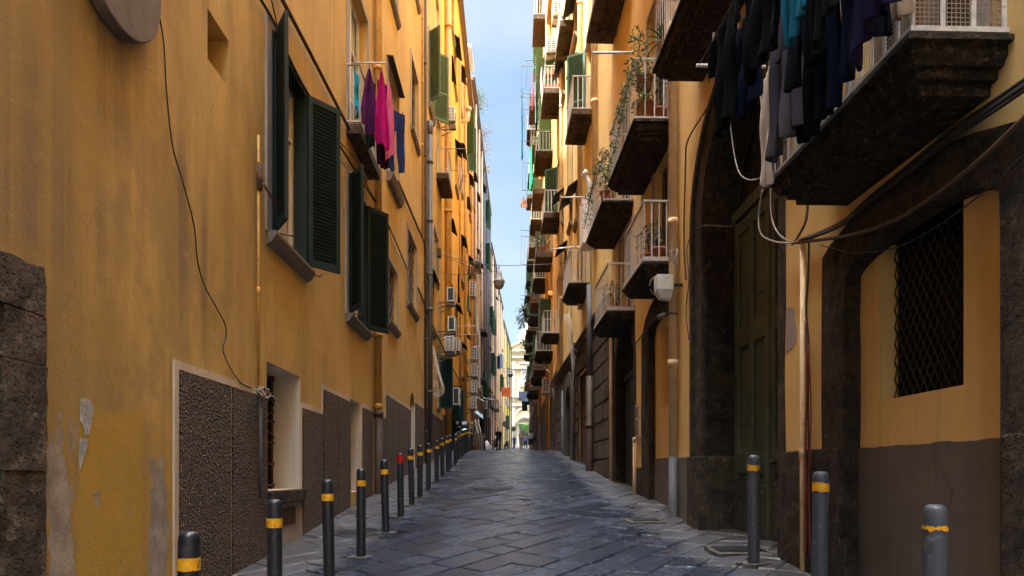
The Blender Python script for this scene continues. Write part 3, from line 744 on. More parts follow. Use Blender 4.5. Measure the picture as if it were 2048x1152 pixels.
    # pipes
    pipe(F,t,13.28,.075,2.93,22,M['pipeyellow'],collars=(3.0,4.45,6.9,9.9,12.5)); pipe(F,t,13.28,.085,-.5,2.93,M['pipebrown'],collars=(2.85,))
    pipe(F,t,21.15,.04,-.5,26,M['pipebrown'],collars=(3,6,9,12,15)); pipe(F,t,22.0,.085,2.5,13.2,M['pipegrey'],collars=(4.4,7.2,8.4,10.2,12.2),hopper=True); pipe(F,t,22.0,.09,-.5,2.5,M['pipebrown'])
    pipe(F,t,7.08,.016,2.45,5.3,M['pipeyellow'],collars=(3.6,4.9)); pipe(F,t,7.08,.018,1.35,2.45,M['pipegrey'],n=.06); pipe(F,t,20.5,.03,9,26,M['pipeyellow'],collars=(12,14,16))
    b = MB(F.P); b.tube([(7.08,.036,4.78),(7.08,.10,4.76),(7.3,.16,4.62)],.016,6); b.tube([(7.08,.05,5.0),(7.08,.05,4.7)],.028,8); b.build('gas_valve', M['rust'], t)
    # posters torn off the wall
    for i,(pts,lab) in enumerate([([(161,796),(178,800),(186,815),(182,842),(177,868),(168,872),(166,855),(160,842)],'torn grey paper scrap, upper one, on the peeling ochre wall'),
                                  ([(160,876),(176,878),(170,905),(158,940),(157,915)],'torn grey paper scrap, lower pointed one, on the peeling ochre wall')]):
        b = MB(F.P); q=[F.uz(*p) for p in pts]; b.prism(q,.002,.007); o=b.build('poster_scrap', M['paper'], None, org=F.P(q[0][0],0,q[0][1])); tag(o,lab,'paper')
    return t

def hooded(F,t,ua,ub,za,zb,mat='jamb',hood=True,sill=True,pm='glass',shut=None,sur=True):
    return window(F,t,ua,ub,za,zb,.14,mat,pm,1,1,(.12,.14,.08) if sill else None,(.32,.27) if hood else None,(.07,.025,'jamb') if sur else None,
                  [] if not shut else [(ub-.02,.04,.3,.55,.6,shut,.42),(ua+.02,.04,-.2,.5,.55,shut,.42)])
def left_far():
    F = FL
    W = [(28.7,30.6,18.0,20.2),(29.2,31.0,10.6,13.2),(32.6,34.2,21.4,23.6),(33.5,35.,16.6,18.8),(33.4,35,8.4,10.4),(37.5,39.2,12.9,15.4),(41,43,16.4,19.2),(42,44,22.2,25.2),(44.6,46.2,13,16.6),(41.2,42.8,8.2,10.6),(30.8,32.6,23.2,25.6),(36.5,38.,22.4,24.6),(36.8,38.4,18,20.4),(38,39.4,7.4,9.3),(45,46.6,19.8,22.4),(30.6,31.8,3.2,5.8),(36,37.2,3.8,6.2)]
    t = building('apartment_building','bright yellow tenement with hooded windows beyond the long ochre building',F,27.002,48,27.6,M['ochre2'],[(*w,.14) for w in W])
    for i,w in enumerate(W):
        sh = 'shutterg' if i in (7,) else ('shutterb' if i==15 else None)
        hooded(F,t,*w,mat='white' if i%3==0 else 'jamb',hood=i not in (15,),shut=sh, pm='glassb' if i in (6,8) else 'glass')
    pipe(F,t,28.1,.14,3,26,M['pipeyellow'],collars=(9,13,17,21)); pipe(F,t,36.0,.06,3,26,M['pipeyellow'],collars=(8,12,16,20)); pipe(F,t,40.,.09,3,26,M['pipeyellow'],collars=(8,14,20)); pipe(F,t,47.2,.1,3,27,M['pipeyellow'],collars=(9,15,21))
    b = MB(F.P); b.tube([(37.5,.02,22.),(37.5,.25,21.98),(37.5,.42,22.1),(37.5,.45,22.6)],.12,8); b.tube([(37.5,.45,22.6),(37.5,.45,22.8)],.17,8); b.build('flue', M['pipecream'], t)
    dado(F,t,27.05,33,4.2,(28.6,30.1,31.6)); b=MB(F.P); b.box(33.01,47.5,-.02,.03,-1,4.6); b.build('wall_base', M['greydado'], t)
    b=MB(F.P); b.box(36,44,.03,.5,2.0,3.2); b.add([(36,.03,3.2),(36,.5,3.2),(44,.5,3.2),(44,.03,3.2),(36.8,.03,5.2),(43.,.03,5.)],[(0,1,4),(3,2,5),(1,2,5,4),(0,3,5,4),(0,1,2,3)]); b.build('buttress', M['greydado'], t)
    # brown and pink houses beyond the bend
    rr = random.Random(21)
    spec = [('brown stained old tenement with plants on its roof, left of the lamp',FL3,48.003,73.9,31,'brownwall',7,'iron'),
            ('narrow pinkish brown house at the bend of the left side',FL4,74.003,86,28,'pinkwall',3,'hood'),
            ('orange stucco house with a tiled eave near the end of the left side',FL4,86.003,98,26.6,'orange3',3,'hood'),
            ('pale cream house, last on the left before the church',FL5,98.003,122,25,'palewall',4,'hood')]
    res=[t]
    for lab,F2,u0,u1,zt,mm,nc,_ in spec:
        ws=[]
        for c in range(nc):
            uc = u0+(u1-u0)*(c+.5)/nc
            for z in (9.0,13.4,17.8,22.2,26.2):
                if z+2.4>zt-.5: continue
                if rr.random()<.86: ws.append((uc-.75+rr.uniform(-.3,.3),uc+.75,z+rr.uniform(-.2,.3),z+2.3))
        bld = building('apartment_building',lab,F2,u0,u1,zt,M[mm],[(*w,.14) for w in ws])
        for w in ws:
            k = rr.random()
            hooded(F2,bld,*w,mat=rr.choice(['jamb','white','sillstone']),hood=k<.4,shut='shutterg' if k>.78 else None,pm='glass')
        for c in range(nc):
            pipe(F2,bld,u0+(u1-u0)*(c+.95)/nc-.3,.09,5,zt-.2,M[rr.choice(['pipegrey','pipecream'])],collars=(10,16))
        res.append(bld)
    b3=res[1]
    window_cage = MB(FL3.P)
    for i in range(7): window_cage.box(50.6+i*.28,50.62+i*.28,.38,.40,8.4,13.2)
    for z in (8.4,10,11.6,13.2): window_cage.box(50.6,52.3,.36,.42,z-.03,z+.03); window_cage.box(50.58,50.62,0,.4,z-.03,z+.03)
    window_cage.build('window_cage', M['white'], b3)
    for (u,z,dep,ra) in ((55,9.8,.7,'railgrey'),(61,9.9,.75,'railgrey'),(57,14.4,.6,'railgrey'),(50,18.0,.5,'railgrey'),(66,8.6,.8,'railgrey')): balcony(FL3,b3,u,u+2.2,dep,z,'slabrust',.25,ra,.14,mould=False)
    balcony(FL4,res[2],77,79.4,.8,9.5,'slabrust',.25,'railgrey',.14,mould=False)
    # glazed roof room on the brown house
    g=thing('roof_room','small glazed room on the roof of the brown house','roof room',FL3.P(49.5,-.6,31.14))
    b=MB(FL3.P); b.box(48.4,51.,-2.5,-.25,31.15,33.4); b.build('glazing',M['glassb'],g)
    b=MB(FL3.P); b.box(48.2,51.2,-2.7,0,33.4,33.6)
    for u in (48.4,49.3,50.2,51.): b.box(u-.04,u+.04,-.26,-.22,31.15,33.4)
    b.build('frame',M['white'],g)
    # air conditioners
    ac_unit(FL,25.6,.33,8.45,'air conditioner with dark fins, highest of the stack behind the grey pipe'); ac_unit(FL,25.4,.38,7.25,'air conditioner with dark fins under the stack top behind the grey pipe')
    ac_unit(FL,24.6,.34,6.3,'cream air conditioner with barred end beside the grey pipe',dark=False,w=1.0,d=.36); ac_unit(FL,28.2,.35,7.0,'cream air conditioner with barred end above the blue green shutter',dark=False)
    ac_unit(FL,28.6,.3,4.7,'air conditioner low on the yellow wall below the blue green shutter',h=.75); ac_unit(FL,26.2,.3,15.9,'air conditioner tucked under the weathered green shutter',dark=False)
    for i,(u,z,l) in enumerate([(41.,12.9,'air conditioner high on the yellow wall beside a white pipe'),(43.2,9.3,'top air conditioner of four stacked near the yellow pipe'),(43.2,8.2,'second air conditioner of four stacked near the yellow pipe'),(43.2,7.1,'third air conditioner of four stacked near the yellow pipe'),(42.2,5.9,'lowest and widest air conditioner of four near the yellow pipe')]):
        ac_unit(FL,u,.3,z,l,dark=False,h=.8 if i else .9,d=.38)
    ac_unit(FL3,58,.3,7.5,'air conditioner on the brown house beside the window cage',dark=False,h=.8); ac_unit(FL3,63,.3,7.2,'farthest air conditioner on the brown house above the round sign',dark=False,h=.8)
    return res
# ---------------------------------------------------------------- right side of the street
def arc(cx,cz,r,a0,a1,k=16,rz=None): return [(cx+r*math.cos(rad(a0+(a1-a0)*i/k)), cz+(rz or r)*math.sin(rad(a0+(a1-a0)*i/k))) for i in range(k+1)]
def wob(pts, amp, rr): return [(a+rr.uniform(-amp,amp), z+rr.uniform(-amp,amp)) for a,z in pts]
def ring(b, outer, inner, n0, n1, mi=0):
    """solid band between two equally long polylines"""
    for i in range(len(outer)-1):
        b.prism([outer[i],outer[i+1],inner[i+1],inner[i]],n0,n1,mi)
def strip(b, left, right, n0, n1, mi=0):
    k=len(left); pts=[(u,n,z) for n in (n0,n1) for u,z in left+right[::-1]]; m=2*k
    f=[list(range(m)),list(range(2*m-1,m-1,-1))]+[(i,(i+1)%m,m+(i+1)%m,m+i) for i in range(m)]
    b.add(pts,f,mi)
def right_near():
    F = FR; rr = random.Random(4)
    H = [(6.6,8.93,-1.5,6.32,.5,2),           # portal
         (3.68,5.37,-1.5,3.42,.12,2),          # grilled bay
         (10.65,12.1,-1.5,4.55,.10,2),         # niche bay
         (13.46,15.45,-1.5,5.05,.3,2),         # shop door
         (10.75,11.75,5.02,7.05,.2),(13.8,14.9,5.0,6.9,.2),(10.9,12.2,7.32,10.1,.2),(14.,15.4,7.32,10.1,.2),(6.9,8.3,7.32,10.1,.2),(14,15.3,12.25,15,.2),(10.9,12.2,12.25,15,.2),(3.9,5.2,4.08,6.6,.2)]
    t = building('apartment_building','cream ochre building with dark stone portal and white railed balconies',F,-8,16.0,30,M['cream'],H)
    # --- grilled bay: infill wall, window hole, grille
    b = MB(F.P); n=-.12
    wa,wb,za,zb = 4.176,5.10,2.18,3.42
    for a0,a1,c0,c1 in ((3.68,wa,-1.5,3.42),(wb,5.37,-1.5,3.42),(wa,wb,-1.5,za)): b.poly([(a0,n,c0),(a1,n,c0),(a1,n,c1),(a0,n,c1)])
    d=-.275
    b.poly([(wa,n,za),(wa,d,za),(wa,d,zb),(wa,n,zb)]); b.poly([(wb,n,za),(wb,d,za),(wb,d,zb),(wb,n,zb)]); b.poly([(wa,n,za),(wa,d,za),(wb,d,za),(wb,n,za)])
    b.build('bay_infill', M['cream'], t, recalc=False)
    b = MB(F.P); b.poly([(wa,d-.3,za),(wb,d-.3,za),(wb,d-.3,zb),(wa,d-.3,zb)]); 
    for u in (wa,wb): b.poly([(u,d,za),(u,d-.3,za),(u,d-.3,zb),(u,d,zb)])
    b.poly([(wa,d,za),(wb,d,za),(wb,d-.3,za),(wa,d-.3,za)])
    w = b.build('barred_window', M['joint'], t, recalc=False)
    b = MB(F.P); lattice(b, wa,wb,za,zb,d+.02,.135,1.75,.011,.006); b.build('grille', M['iron'], w)
    b = MB(F.P); b.prism([(3.675,-1.5)]+[(3.675+(5.372-3.675)*k/40,1.82+rr.uniform(-.004,.004)+.004*math.sin(k*.5)) for k in range(41)]+[(5.372,-1.5)],n-.01,n+.012); b.build('painted_base', M['greydado'], t)
    b = MB(F.P)
    o = [(5.72,-1.5)]+[(5.72,z) for z in (0.9,1.3,1.8,2.2,2.6,3.0,3.3)]+[(5.71,3.50),(5.59,3.57),(5.3,3.65),(4.93,3.72),(4.6,3.75),(4.3,3.74),(3.9,3.66),(3.56,3.55),(3.33,3.46),(3.32,3.0),(3.32,2.2),(3.32,-1.5)]
    i_ = [(5.352,-1.5)]+[(5.352,z) for z in (0.9,1.3,1.8,2.2,2.6,2.9,3.1)]+[(5.352,3.22),(5.3,3.27),(5.1,3.32),(4.8,3.37),(4.55,3.39),(4.3,3.38),(4.0,3.35),(3.8,3.29),(3.70,3.22),(3.70,3.0),(3.70,2.2),(3.70,-1.5)]
    ring(b,wob(o,.012,rr),wob(i_,.008,rr),-.13,.02); b.build('stone_arch', M['stone'], t)
    b = MB(F.P); b.box(5.375,6.50,-.02,.045,-1.5,1.83); b.build('stone_base', M['stone'], t, bevel=.02)
    b = MB(F.P); b.box(3.3,3.672,-.02,.045,-1.5,1.83); b.build('stone_base', M['stone'], t, bevel=.02)
    # --- portal
    cx,cz = 7.765,5.1
    b = MB(F.P)
    inn = arc(cx,cz,1.165,0,180,24); out = arc(cx,cz,1.62,0,180,24)
    ring(b,out,inn,-.49,.05)
    strip(b,[(8.93,-1.5),(8.93,1.86),(8.93,3.4),(8.93,5.1)],[(9.385,-1.5),(9.39,1.86),(9.38,3.4),(9.385,5.1)],-.49,.05)
    strip(b,wob([(6.47,-1.5),(6.46,1.86),(6.47,2.6),(6.45,3.4),(6.47,4.2),(6.44,5.1)],.015,rr),[(6.6,-1.5),(6.6,1.86),(6.6,2.6),(6.6,3.4),(6.6,4.2),(6.6,5.1)],-.49,.02)
    # mouldings round the opening
    m1 = arc(cx,cz,1.50,0,180,24); m2 = arc(cx,cz,1.60,0,180,24); ring(b,m2,m1,.05,.085)
    b.box(9.26,9.37,.05,.085,1.86,5.1)
    b.build('portal_surround', M['stone'], t)
    b = MB(F.P); b.box(8.9,9.47,-.48,.10,-1.5,1.86); b.box(8.86,9.0,-.3,.11,-1.5,.85); b.build('plinth', M['stone'], t, bevel=.025)
    b = MB(F.P); b.prism(wob([(6.22,3.05),(6.3,3.2),(6.44,3.24),(6.45,3.0),(6.44,2.8),(6.34,2.82),(6.24,2.9)],.02,rr),-.01,.004); b.build('worn_patch', M['jamb'], t)
    # corner pieces over the arch, same plaster as the wall (the wall opening is rectangular)
    b = MB(F.P); a = arc(cx,cz,1.3,0,180,24)
    for k in range(24): b.prism([a[k],(a[k][0],6.42),(a[k+1][0],6.42),a[k+1]],-.2,.002)
    b.build('arch_infill', M['stone'], t)
    # door leaves and fanlight
    b = MB(F.P); n0=-.50; b.box(6.6,8.93,n0,n0+.06,-.8,5.02); d = b.build('portal_door', M['doorgreen'], t)
    b = MB(F.P)
    for (l0,l1) in ((6.62,7.75),(7.78,8.91)):
        z_rows=[(.55,1.62),(1.95,3.3),(3.55,4.85)]
        for s0,s1 in ((l0,l0+.13),(l1-.13,l1),((l0+l1)/2-.06,(l0+l1)/2+.06)): b.box(s0,s1,n0+.06,n0+.105,.5,5.0)
        for q in (.5,1.62,3.3,4.82): b.box(l0,l1,n0+.061,n0+.10,q,q+.28 if q<4 else 5.0)
        for q0,q1 in z_rows:
            for s0,s1 in ((l0+.15,(l0+l1)/2-.08),((l0+l1)/2+.08,l1-.15)): b.box(s0+.04,s1-.04,n0+.06,n0+.08,q0+.32,q1-.05)
    b.box(7.73,7.80,n0+.06,n0+.13,.5,5.0)
    b.build('door_panelling', M['doorgreen'], d, bevel=.012)
    b = MB(F.P)
    for (l0,l1) in ((6.64,7.72),(7.81,8.89)): b.box(l0,l1,n0+.09,n0+.112,.42,1.55); b.box(l0,l1,n0+.09,n0+.13,.42,.62)
    b.build('kick_board', M['doorflake'], d)
    b = MB(F.P); b.tube([(7.6,n0+.1,1.75),(7.6,n0+.16,1.75)],.03,10); b.lathe([(.035,0),(.03,.03),(.001,.035)],(7.6,n0+.16,1.74),10); b.build('knob', M['iron'], d)
    b = MB(F.P); b.box(6.6,8.93,n0,n0+.14,5.02,5.16); b.build('transom', M['doorgreen'], d)
    b = MB(F.P); b.prism([(8.93,5.16)]+arc(cx,cz,1.17,2,178,20)+[(6.6,5.16)],n0-.02,n0+.01); fl=b.build('fanlight', M['joint'], t)
    b = MB(F.P); nn=n0+.05
    for k in range(9):
        a=rad(20*k+10) if k<9 else 0; b.tube([(cx+.3*math.cos(a),nn,cz+.07+.3*math.sin(a)),(cx+1.13*math.cos(a),nn,cz+1.13*math.sin(a))],.012,5)
    for rr_ in (.3,1.1): b.tube([(u,nn,z) for u,z in arc(cx,cz+.05,rr_,4,176,20)],.016,5)
    for k in range(9):
        a=rad(20*k+10); c=(cx+.86*math.cos(a),cz+.05+.86*math.sin(a))
        sp=[]
        for q in range(26):
            th=q*.42; r=.015+.0055*q; sp.append((c[0]+r*math.cos(th+a),nn,c[1]+r*math.sin(th+a)))
        b.tube(sp,.012,4)
    b.build('scrollwork', M['iron'], fl)
    # --- niche bay between portal and shop door
    b = MB(F.P); n=-.10; wa,wb,za,zb=10.8,11.72,2.81,4.25
    for a0,a1,c0,c1 in ((10.65,wa,-1.5,4.55),(wb,12.1,-1.5,4.55),(wa,wb,-1.5,za),(wa,wb,zb,4.55)): b.poly([(a0,n,c0),(a1,n,c0),(a1,n,c1),(a0,n,c1)])
    d=-.42
    for u in (wa,wb): b.poly([(u,n,za),(u,d,za),(u,d,zb),(u,n,zb)])
    for z in (za,zb): b.poly([(wa,n,z),(wb,n,z),(wb,d,z),(wa,d,z)])
    b.poly([(wa,d,za),(wb,d,za),(wb,d,zb),(wa,d,zb)]); b.build('niche', M['cream'], t, recalc=False)
    b = MB(F.P); b.box(10.645,12.11,n-.01,n+.02,-1.5,1.9); b.box(9.48,10.64,-.01,.02,-1.5,1.87); b.build('painted_base', M['greydado'], t)
    b = MB(F.P)
    o=[(10.36,-1.5)]+[(10.36,z) for z in (1,1.9,2.8,3.6)]+[(10.38,4.3),(10.6,4.55),(11.,4.72),(11.5,4.78),(12.,4.72),(12.4,4.55),(12.7,4.25)]+[(12.72,z) for z in (3.6,2.8,1.9,1,-1.5)]
    i_=[(10.5,-1.5)]+[(10.5,z) for z in (1,1.9,2.8,3.6)]+[(10.52,4.1),(10.7,4.25),(11.,4.34),(11.5,4.38),(11.9,4.34),(12.05,4.25),(12.1,4.1)]+[(12.08,z) for z in (3.6,2.8,1.9,1,-1.5)]
    o=[(u,z) for u,z in o]; 
    ring(b,wob(o[5:],.012,rr),wob(i_[5:],.01,rr),-.11,.02); b.build('stone_arch', M['stone'], t)
    b = MB(F.P); b.box(10.36,10.47,-.02,.012,1.9,4.1); b.build('stone_strip', M['stone'], t)
    # --- shop door under a stone arch
    b = MB(F.P); out=arc(14.455,3.9,1.2,0,180,16,1.25); inn=arc(14.455,3.9,1.0,0,180,16,1.05); ring(b,wob(out,.01,rr),inn,-.3,.02)
    strip(b,[(13.25,-1.5),(13.25,1.5),(13.25,3.9)],[(13.46,-1.5),(13.46,1.5),(13.46,3.9)],-.3,.02); strip(b,[(15.45,-1.5),(15.45,1.5),(15.45,3.9)],[(15.62,-1.5),(15.62,1.5),(15.62,3.9)],-.3,.02)
    a=arc(14.455,3.9,1.1,0,180,16,1.15)
    for k in range(16): b.prism([a[k],(a[k][0],5.10),(a[k+1][0],5.10),a[k+1]],-.2,.003)
    b.build('stone_arch', M['stone'], t)
    b = MB(F.P); b.box(13.46,15.45,-.3,-.24,0,5.05); d=b.build('shop_door', M['doordark'], t)
    b = MB(F.P)
    for i in range(4): b.box(13.5+i*.49,13.5+i*.49+.45,-.24,-.215,.9,3.75)
    b.box(13.46,15.45,-.24,-.18,3.8,3.95)
    b.build('door_boards', M['doordark'], d, bevel=.01)
    b = MB(F.P)
    for i in range(14): b.box(13.55+i*.14,13.57+i*.14,-.235,-.21,3.97,4.85)
    b.build('fanlight_bars', M['iron'], d)
    b = MB(F.P); b.box(12.74,13.24,-.01,.03,-1.5,1.75); b.build('stone_base', M['stone'], t, bevel=.02)
    b = MB(F.P); b.box(15.63,15.995,-.01,.05,-1.5,5.7); b.build('stone_pier', M['ashlar'], t, bevel=.02)
    b = MB(F.P); b.box(12.8,13.1,.0,.05,2.35,3.0); m=b.build('meter_cabinet', M['pipecream'], t, bevel=.008)
    b = MB(F.P); b.box(12.84,13.06,.05,.06,2.4,2.7); b.box(12.84,13.06,.05,.06,2.74,2.95); b.build('meter_door', M['sillstone'], m)
    # --- pipes
    pipe(F,t,10.16,.07,1.88,29,M['pipecream'],collars=(3.35,5.55,8.6),n=.10); pipe(F,t,10.16,.072,-.5,1.88,M['pipegrey'],n=.10)
    pipe(F,t,13.0,.035,.9,2.35,M['pipecream'],n=.09,collars=(2.3,1.0)); pipe(F,t,15.72,.045,.8,6,M['pipecream'],n=.07); pipe(F,t,6.0,.026,-.5,3.75,M['pipecream'],n=.05,collars=(1.8,))
    # --- doors and windows behind the balconies
    for w in ((10.75,11.75,5.02,7.05),(13.8,14.9,5.0,6.9),(10.9,12.2,7.32,10.1),(14.,15.4,7.32,10.1),(6.9,8.3,7.32,10.1),(14,15.3,12.25,15),(10.9,12.2,12.25,15),(3.9,5.2,4.08,6.6)):
        window(F,t,*w,.2,'wood','glass',1,1,None,None,(.10,.03,'jamb'),name='balcony_door')
    # --- balconies
    out={}
    out['B']=balcony(F,t,10.36,12.0,.545,5.0,w=.022,step=.105,thick=.2)
    out['C']=balcony(F,t,13.37,15.25,.588,4.98,w=.02,step=.105,thick=.2)
    out['A']=balcony(F,t,10.41,12.82,.67,7.3,w=.02,thick=.26)
    out['A2']=balcony(F,t,13.5,15.9,.66,7.3,w=.02,thick=.24)
    out['E']=balcony(F,t,5.6,9.2,.67,7.3,w=.02,thick=.24)
    out['F']=balcony(F,t,13.5,15.85,.66,12.25,'slabrust',.14,ribs=True,w=.02,mould=False)
    out['F2']=balcony(F,t,10.4,12.8,.66,12.25,'slabrust',.14,ribs=True,w=.02,mould=False)
    out['Big']=balcony(F,t,3.62,5.51,.60,4.06,w=.028,step=.125,thick=.25)
    # window box slabs in pale planter strips on B and C
    for (u0,u1,dp,z) in ((10.36,12.0,.545,5.0),(13.37,15.25,.588,4.98)):
        b=MB(F.P); b.box(u0+.02,u0+.06,0,dp-.02,z+.02,z+.085); b.box(u0+.06,u1-.02,dp-.045,dp-.02,z+.02,z+.085); b.build('kick_rail', M['rail'], out['B' if u0<11 else 'C'])
    # safety net on the large near balcony
    b=MB(F.P); n=.60-.05-.014; z0,z1=4.10,5.05; st=.026; th=.0016
    k=int((5.46-3.67)/st)
    for i in range(k+1): u=3.67+i*st; b.box(u-th,u+th,n-th,n+th,z0,z1)
    for i in range(int((z1-z0)/st)+1): z=z0+i*st; b.box(3.67,5.46,n-th,n+th,z-th,z+th)
    for i in range(int(n/st)+1): q=i*st+.01; b.box(3.67-th,3.67+th,q-th,q+th,z0,z1)
    for i in range(int((z1-z0)/st)+1): z=z0+i*st; b.box(3.67-th,3.67+th,.01,n,z-th,z+th)
    b.build('safety_net', M['cablew'], out['Big'])
    return t
def right_far():
    rr=random.Random(9); F=FR
    W=[(19.4,20.4,7.45,10.1),(24.2,25.4,7.45,10.1),(19.2,20.5,12.3,15),(24.,25.4,12.3,15),(28.2,29.5,12.9,15.6),(28.3,29.6,7.85,10.4),(28.2,29.6,18.3,21),(23.8,25.2,18.2,20.8),(19.2,20.6,18,20.6),(22,23,4.4,5.8)]
    small=[(21.6,22.6,14.2,15.6),(22.2,23.1,10.4,11.6),(24,25,11.0,12.0),(25.8,26.8,9.8,10.8),(26.4,27.6,17.2,18.6),(22.6,23.6,17.,18.4),(27,27.9,12.2,13.4)]
    t=building('apartment_building','pale yellow building with a dark stone ground floor and arched gateway',F,16.003,30,31,M['cream2'],[(*w,.2) for w in W]+[(*w,.12) for w in small]+[(20.1,21.9,-1,4.9,.25,2),(23.6,25.2,-1,5.2,.3,2)])
    for i,w in enumerate(W): window(F,t,*w,.2,'wood','glass',1,1,None,None,(.10,.03,'jamb'),[(w[1]-.02,.03,.3,.5,.62,'shutterg',.42)] if i in (4,6,2) else [],name='balcony_door')
    for w in small: window(F,t,*w,.12,'jamb','glass',1,0,(.12,.16,.08),(.4,.3))
    # rusticated stone ground floor, course by course, with the two openings left free
    b=MB(F.P); z=-1.0; i=0; courses=[]
    while z<5.7:
        h=.50; u=16.04-(i%2)*.45
        while u<30:
            u1=u+.9; a0,a1=max(u,16.02),min(u1,29.98)
            segs=[(a0,a1)]
            for (h0,h1,hz) in ((20.0,22.0,5.0),(23.5,25.3,5.3)):
                if z<hz: segs=[s for q in segs for s in ((q[0],min(q[1],h0)),(max(q[0],h1),q[1])) if s[1]-s[0]>.05]
            for s in segs: courses.append((s[0]+.014,s[1]-.014,z+.02,z+h-.02))
            u=u1
        z+=h; i+=1
    for (a0,a1,c0,c1) in courses:
        d=rr.uniform(.055,.08); b.box(a0,a1,0,d,c0,c1)
    b.build('rusticated_base', M['ashlar'], t, bevel=.018)
    b=MB(F.P); b.box(16.01,19.99,-.01,.03,-1.5,5.75); b.box(22.01,23.49,-.01,.03,-1.5,5.75); b.box(25.31,29.99,-.01,.03,-1.5,5.75); b.box(19.99,22.01,-.01,.03,5.0,5.75); b.box(23.49,25.31,-.01,.03,5.3,5.75); b.build('base_joints', M['stone'], t)
    b=MB(F.P); b.box(16.01,29.99,0,.12,5.76,5.95); b.box(16.01,29.99,0,.17,5.95,6.03); b.build('string_course', M['ashlar'], t)
    # iron gate
    b=MB(F.P)
    for i in range(13): b.box(20.12+i*.147,20.15+i*.147,-.12,-.09,.8,4.88)
    for z in (1.7,1.95,3.3,3.55,4.8): b.box(20.1,21.9,-.13,-.08,z,z+.05)
    g=b.build('iron_gate', M['rust'], t)
    b=MB(F.P); b.box(20.1,21.9,-.25,-.2,.8,3.3); b.build('gate_board', M['rust'], g)
    b=MB(F.P)
    for i in range(4):
        sp=[]; 
        for q in range(24): th=q*.45; r=.02+.008*q; sp.append((20.4+i*.4+r*math.cos(th),-.1,4.2+r*math.sin(th)))
        b.tube(sp,.014,4)
    b.build('scrollwork', M['rust'], g)
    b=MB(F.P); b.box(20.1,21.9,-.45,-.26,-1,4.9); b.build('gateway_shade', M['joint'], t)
    b=MB(F.P); out=arc(24.4,4.1,1.35,0,180,16); inn=arc(24.4,4.1,.8,0,180,16); ring(b,out,inn,-.28,.14)
    b.box(23.05,23.6,-.28,.14,-1,4.1); b.box(25.2,25.75,-.28,.14,-1,4.1); b.build('arched_gateway', M['ashlar'], t, bevel=.02)
    b=MB(F.P); b.box(23.6,25.2,-.3,-.24,0,5.2); b.build('gateway_door', M['doordark'], t)
    pipe(F,t,18.45,.1,-.5,4.4,M['pipebrown'],n=.19,collars=(3.,)); pipe(F,t,18.45,.085,4.4,7,M['pipegrey'],n=.19); pipe(F,t,18.1,.08,9,29,M['pipecream'],collars=(12,16))
    pipe(F,t,27.2,.07,6,30,M['pipecream'],collars=(9,13,17,21)); pipe(F,t,26.3,.05,0,5,M['pipegrey'],n=.13); pipe(F,t,22.6,.04,0,6.2,M['cable'],n=.12,name='service_pipe'); pipe(F,t,21.2,.08,7,30,M['pipecream'],collars=(9,13,17,21))
    balcony(F,t,19.6,21.6,.65,7.4,w=.03,thick=.22); balcony(F,t,19.0,20.8,.63,12.3,'slabrust',.15,ribs=True,w=.03,mould=False)
    balcony(F,t,27.9,30,.77,18.2,'slabrust',.2,ribs=True,w=.035,mould=False); balcony(F,t,28,30,.75,12.9,'slabrust',.2,ribs=True,w=.035,mould=False); balcony(F,t,28.4,30.,.75,7.8,thick=.22,w=.035); balcony(F,t,23.6,25.6,.5,18.1,'slabrust',.2,ribs=True,w=.035,mould=False)
    # boiler box and flue
    b=thing('boiler_cabinet','tall white boiler cabinet with a flue pipe on the pale yellow wall','boiler',F.P(18.5,.2,8.2))
    q=MB(F.P); q.box(18.2,18.9,0.02,.42,8.1,9.4); q.build('casing',M['white'],b,bevel=.02)
    q=MB(F.P); q.tube([(18.5,.2,9.4),(18.5,.2,9.9),(18.5,.3,10.15)],.07,8); q.tube([(18.5,.28,10.12),(18.5,.36,10.22)],.11,8); q.build('flue',M['white'],b)
    # orange house with ornate heads, then a last brown house
    F=FR3; W=[]
    cols=[(33.2,34.8),(37.6,39.2),(42,43.6),(46.4,48),(50.0,51.4)]
    for a,c in cols:
        for z in (7.9,12.9,18.,23,28): W.append((a,c,z,z+2.7))
    o=building('apartment_building','orange stucco house with stone window heads and many balconies on the right',F,30.003,52,34,M['orange'],[(*w,.2) for w in W])
    for i,w in enumerate(W):
        win=window(F,o,*w,.2,'wood','glass',1,1,None,None,(.12,.05,'orange'),[(w[0]+.02,.03,-.25,.5,.75,'shutterg' if i%3 else 'shutterl',.42),(w[1]-.02,.03,.3,.4,.75,'shutterg' if i%3 else 'shutterl',.42)] if i%2==0 else [],name='balcony_door')
        b=MB(F.P); uc=(w[0]+w[1])/2; b.prism([(w[0]-.2,w[3]+.14)]+[(uc-.95*math.cos(math.pi*k/8),w[3]+.2+.35*math.sin(math.pi*k/8)) for k in range(9)]+[(w[1]+.2,w[3]+.14)],-.01,.22); b.build('window_head',M['orange'],win)
        if i not in (3,8,14): balcony(F,o,w[0]-.45,w[1]+.45,.8+.1*rr.random(),w[2]-.05,'slabrust' if i%2 else 'slabstone',.26,'railgrey' if i%3 else 'rail',.13,w=.03,mould=i%2==0)
    pipe(F,o,36.2,.09,3,33,M['pipeyellow'],collars=(8,14,20)); pipe(F,o,44.9,.09,5,33,M['pipeyellow'],collars=(8,14,20)); pipe(F,o,44.9,.1,0,5,M['pipebrown'])
    b=MB(F.P); b.box(30.01,34.2,-.01,.05,-1,6.4); b.build('stone_base',M['ashlar'],o); b=MB(F.P); b.box(36.5,51.9,-.01,.05,-1,6.2); b.build('stone_base',M['ashlar'],o)
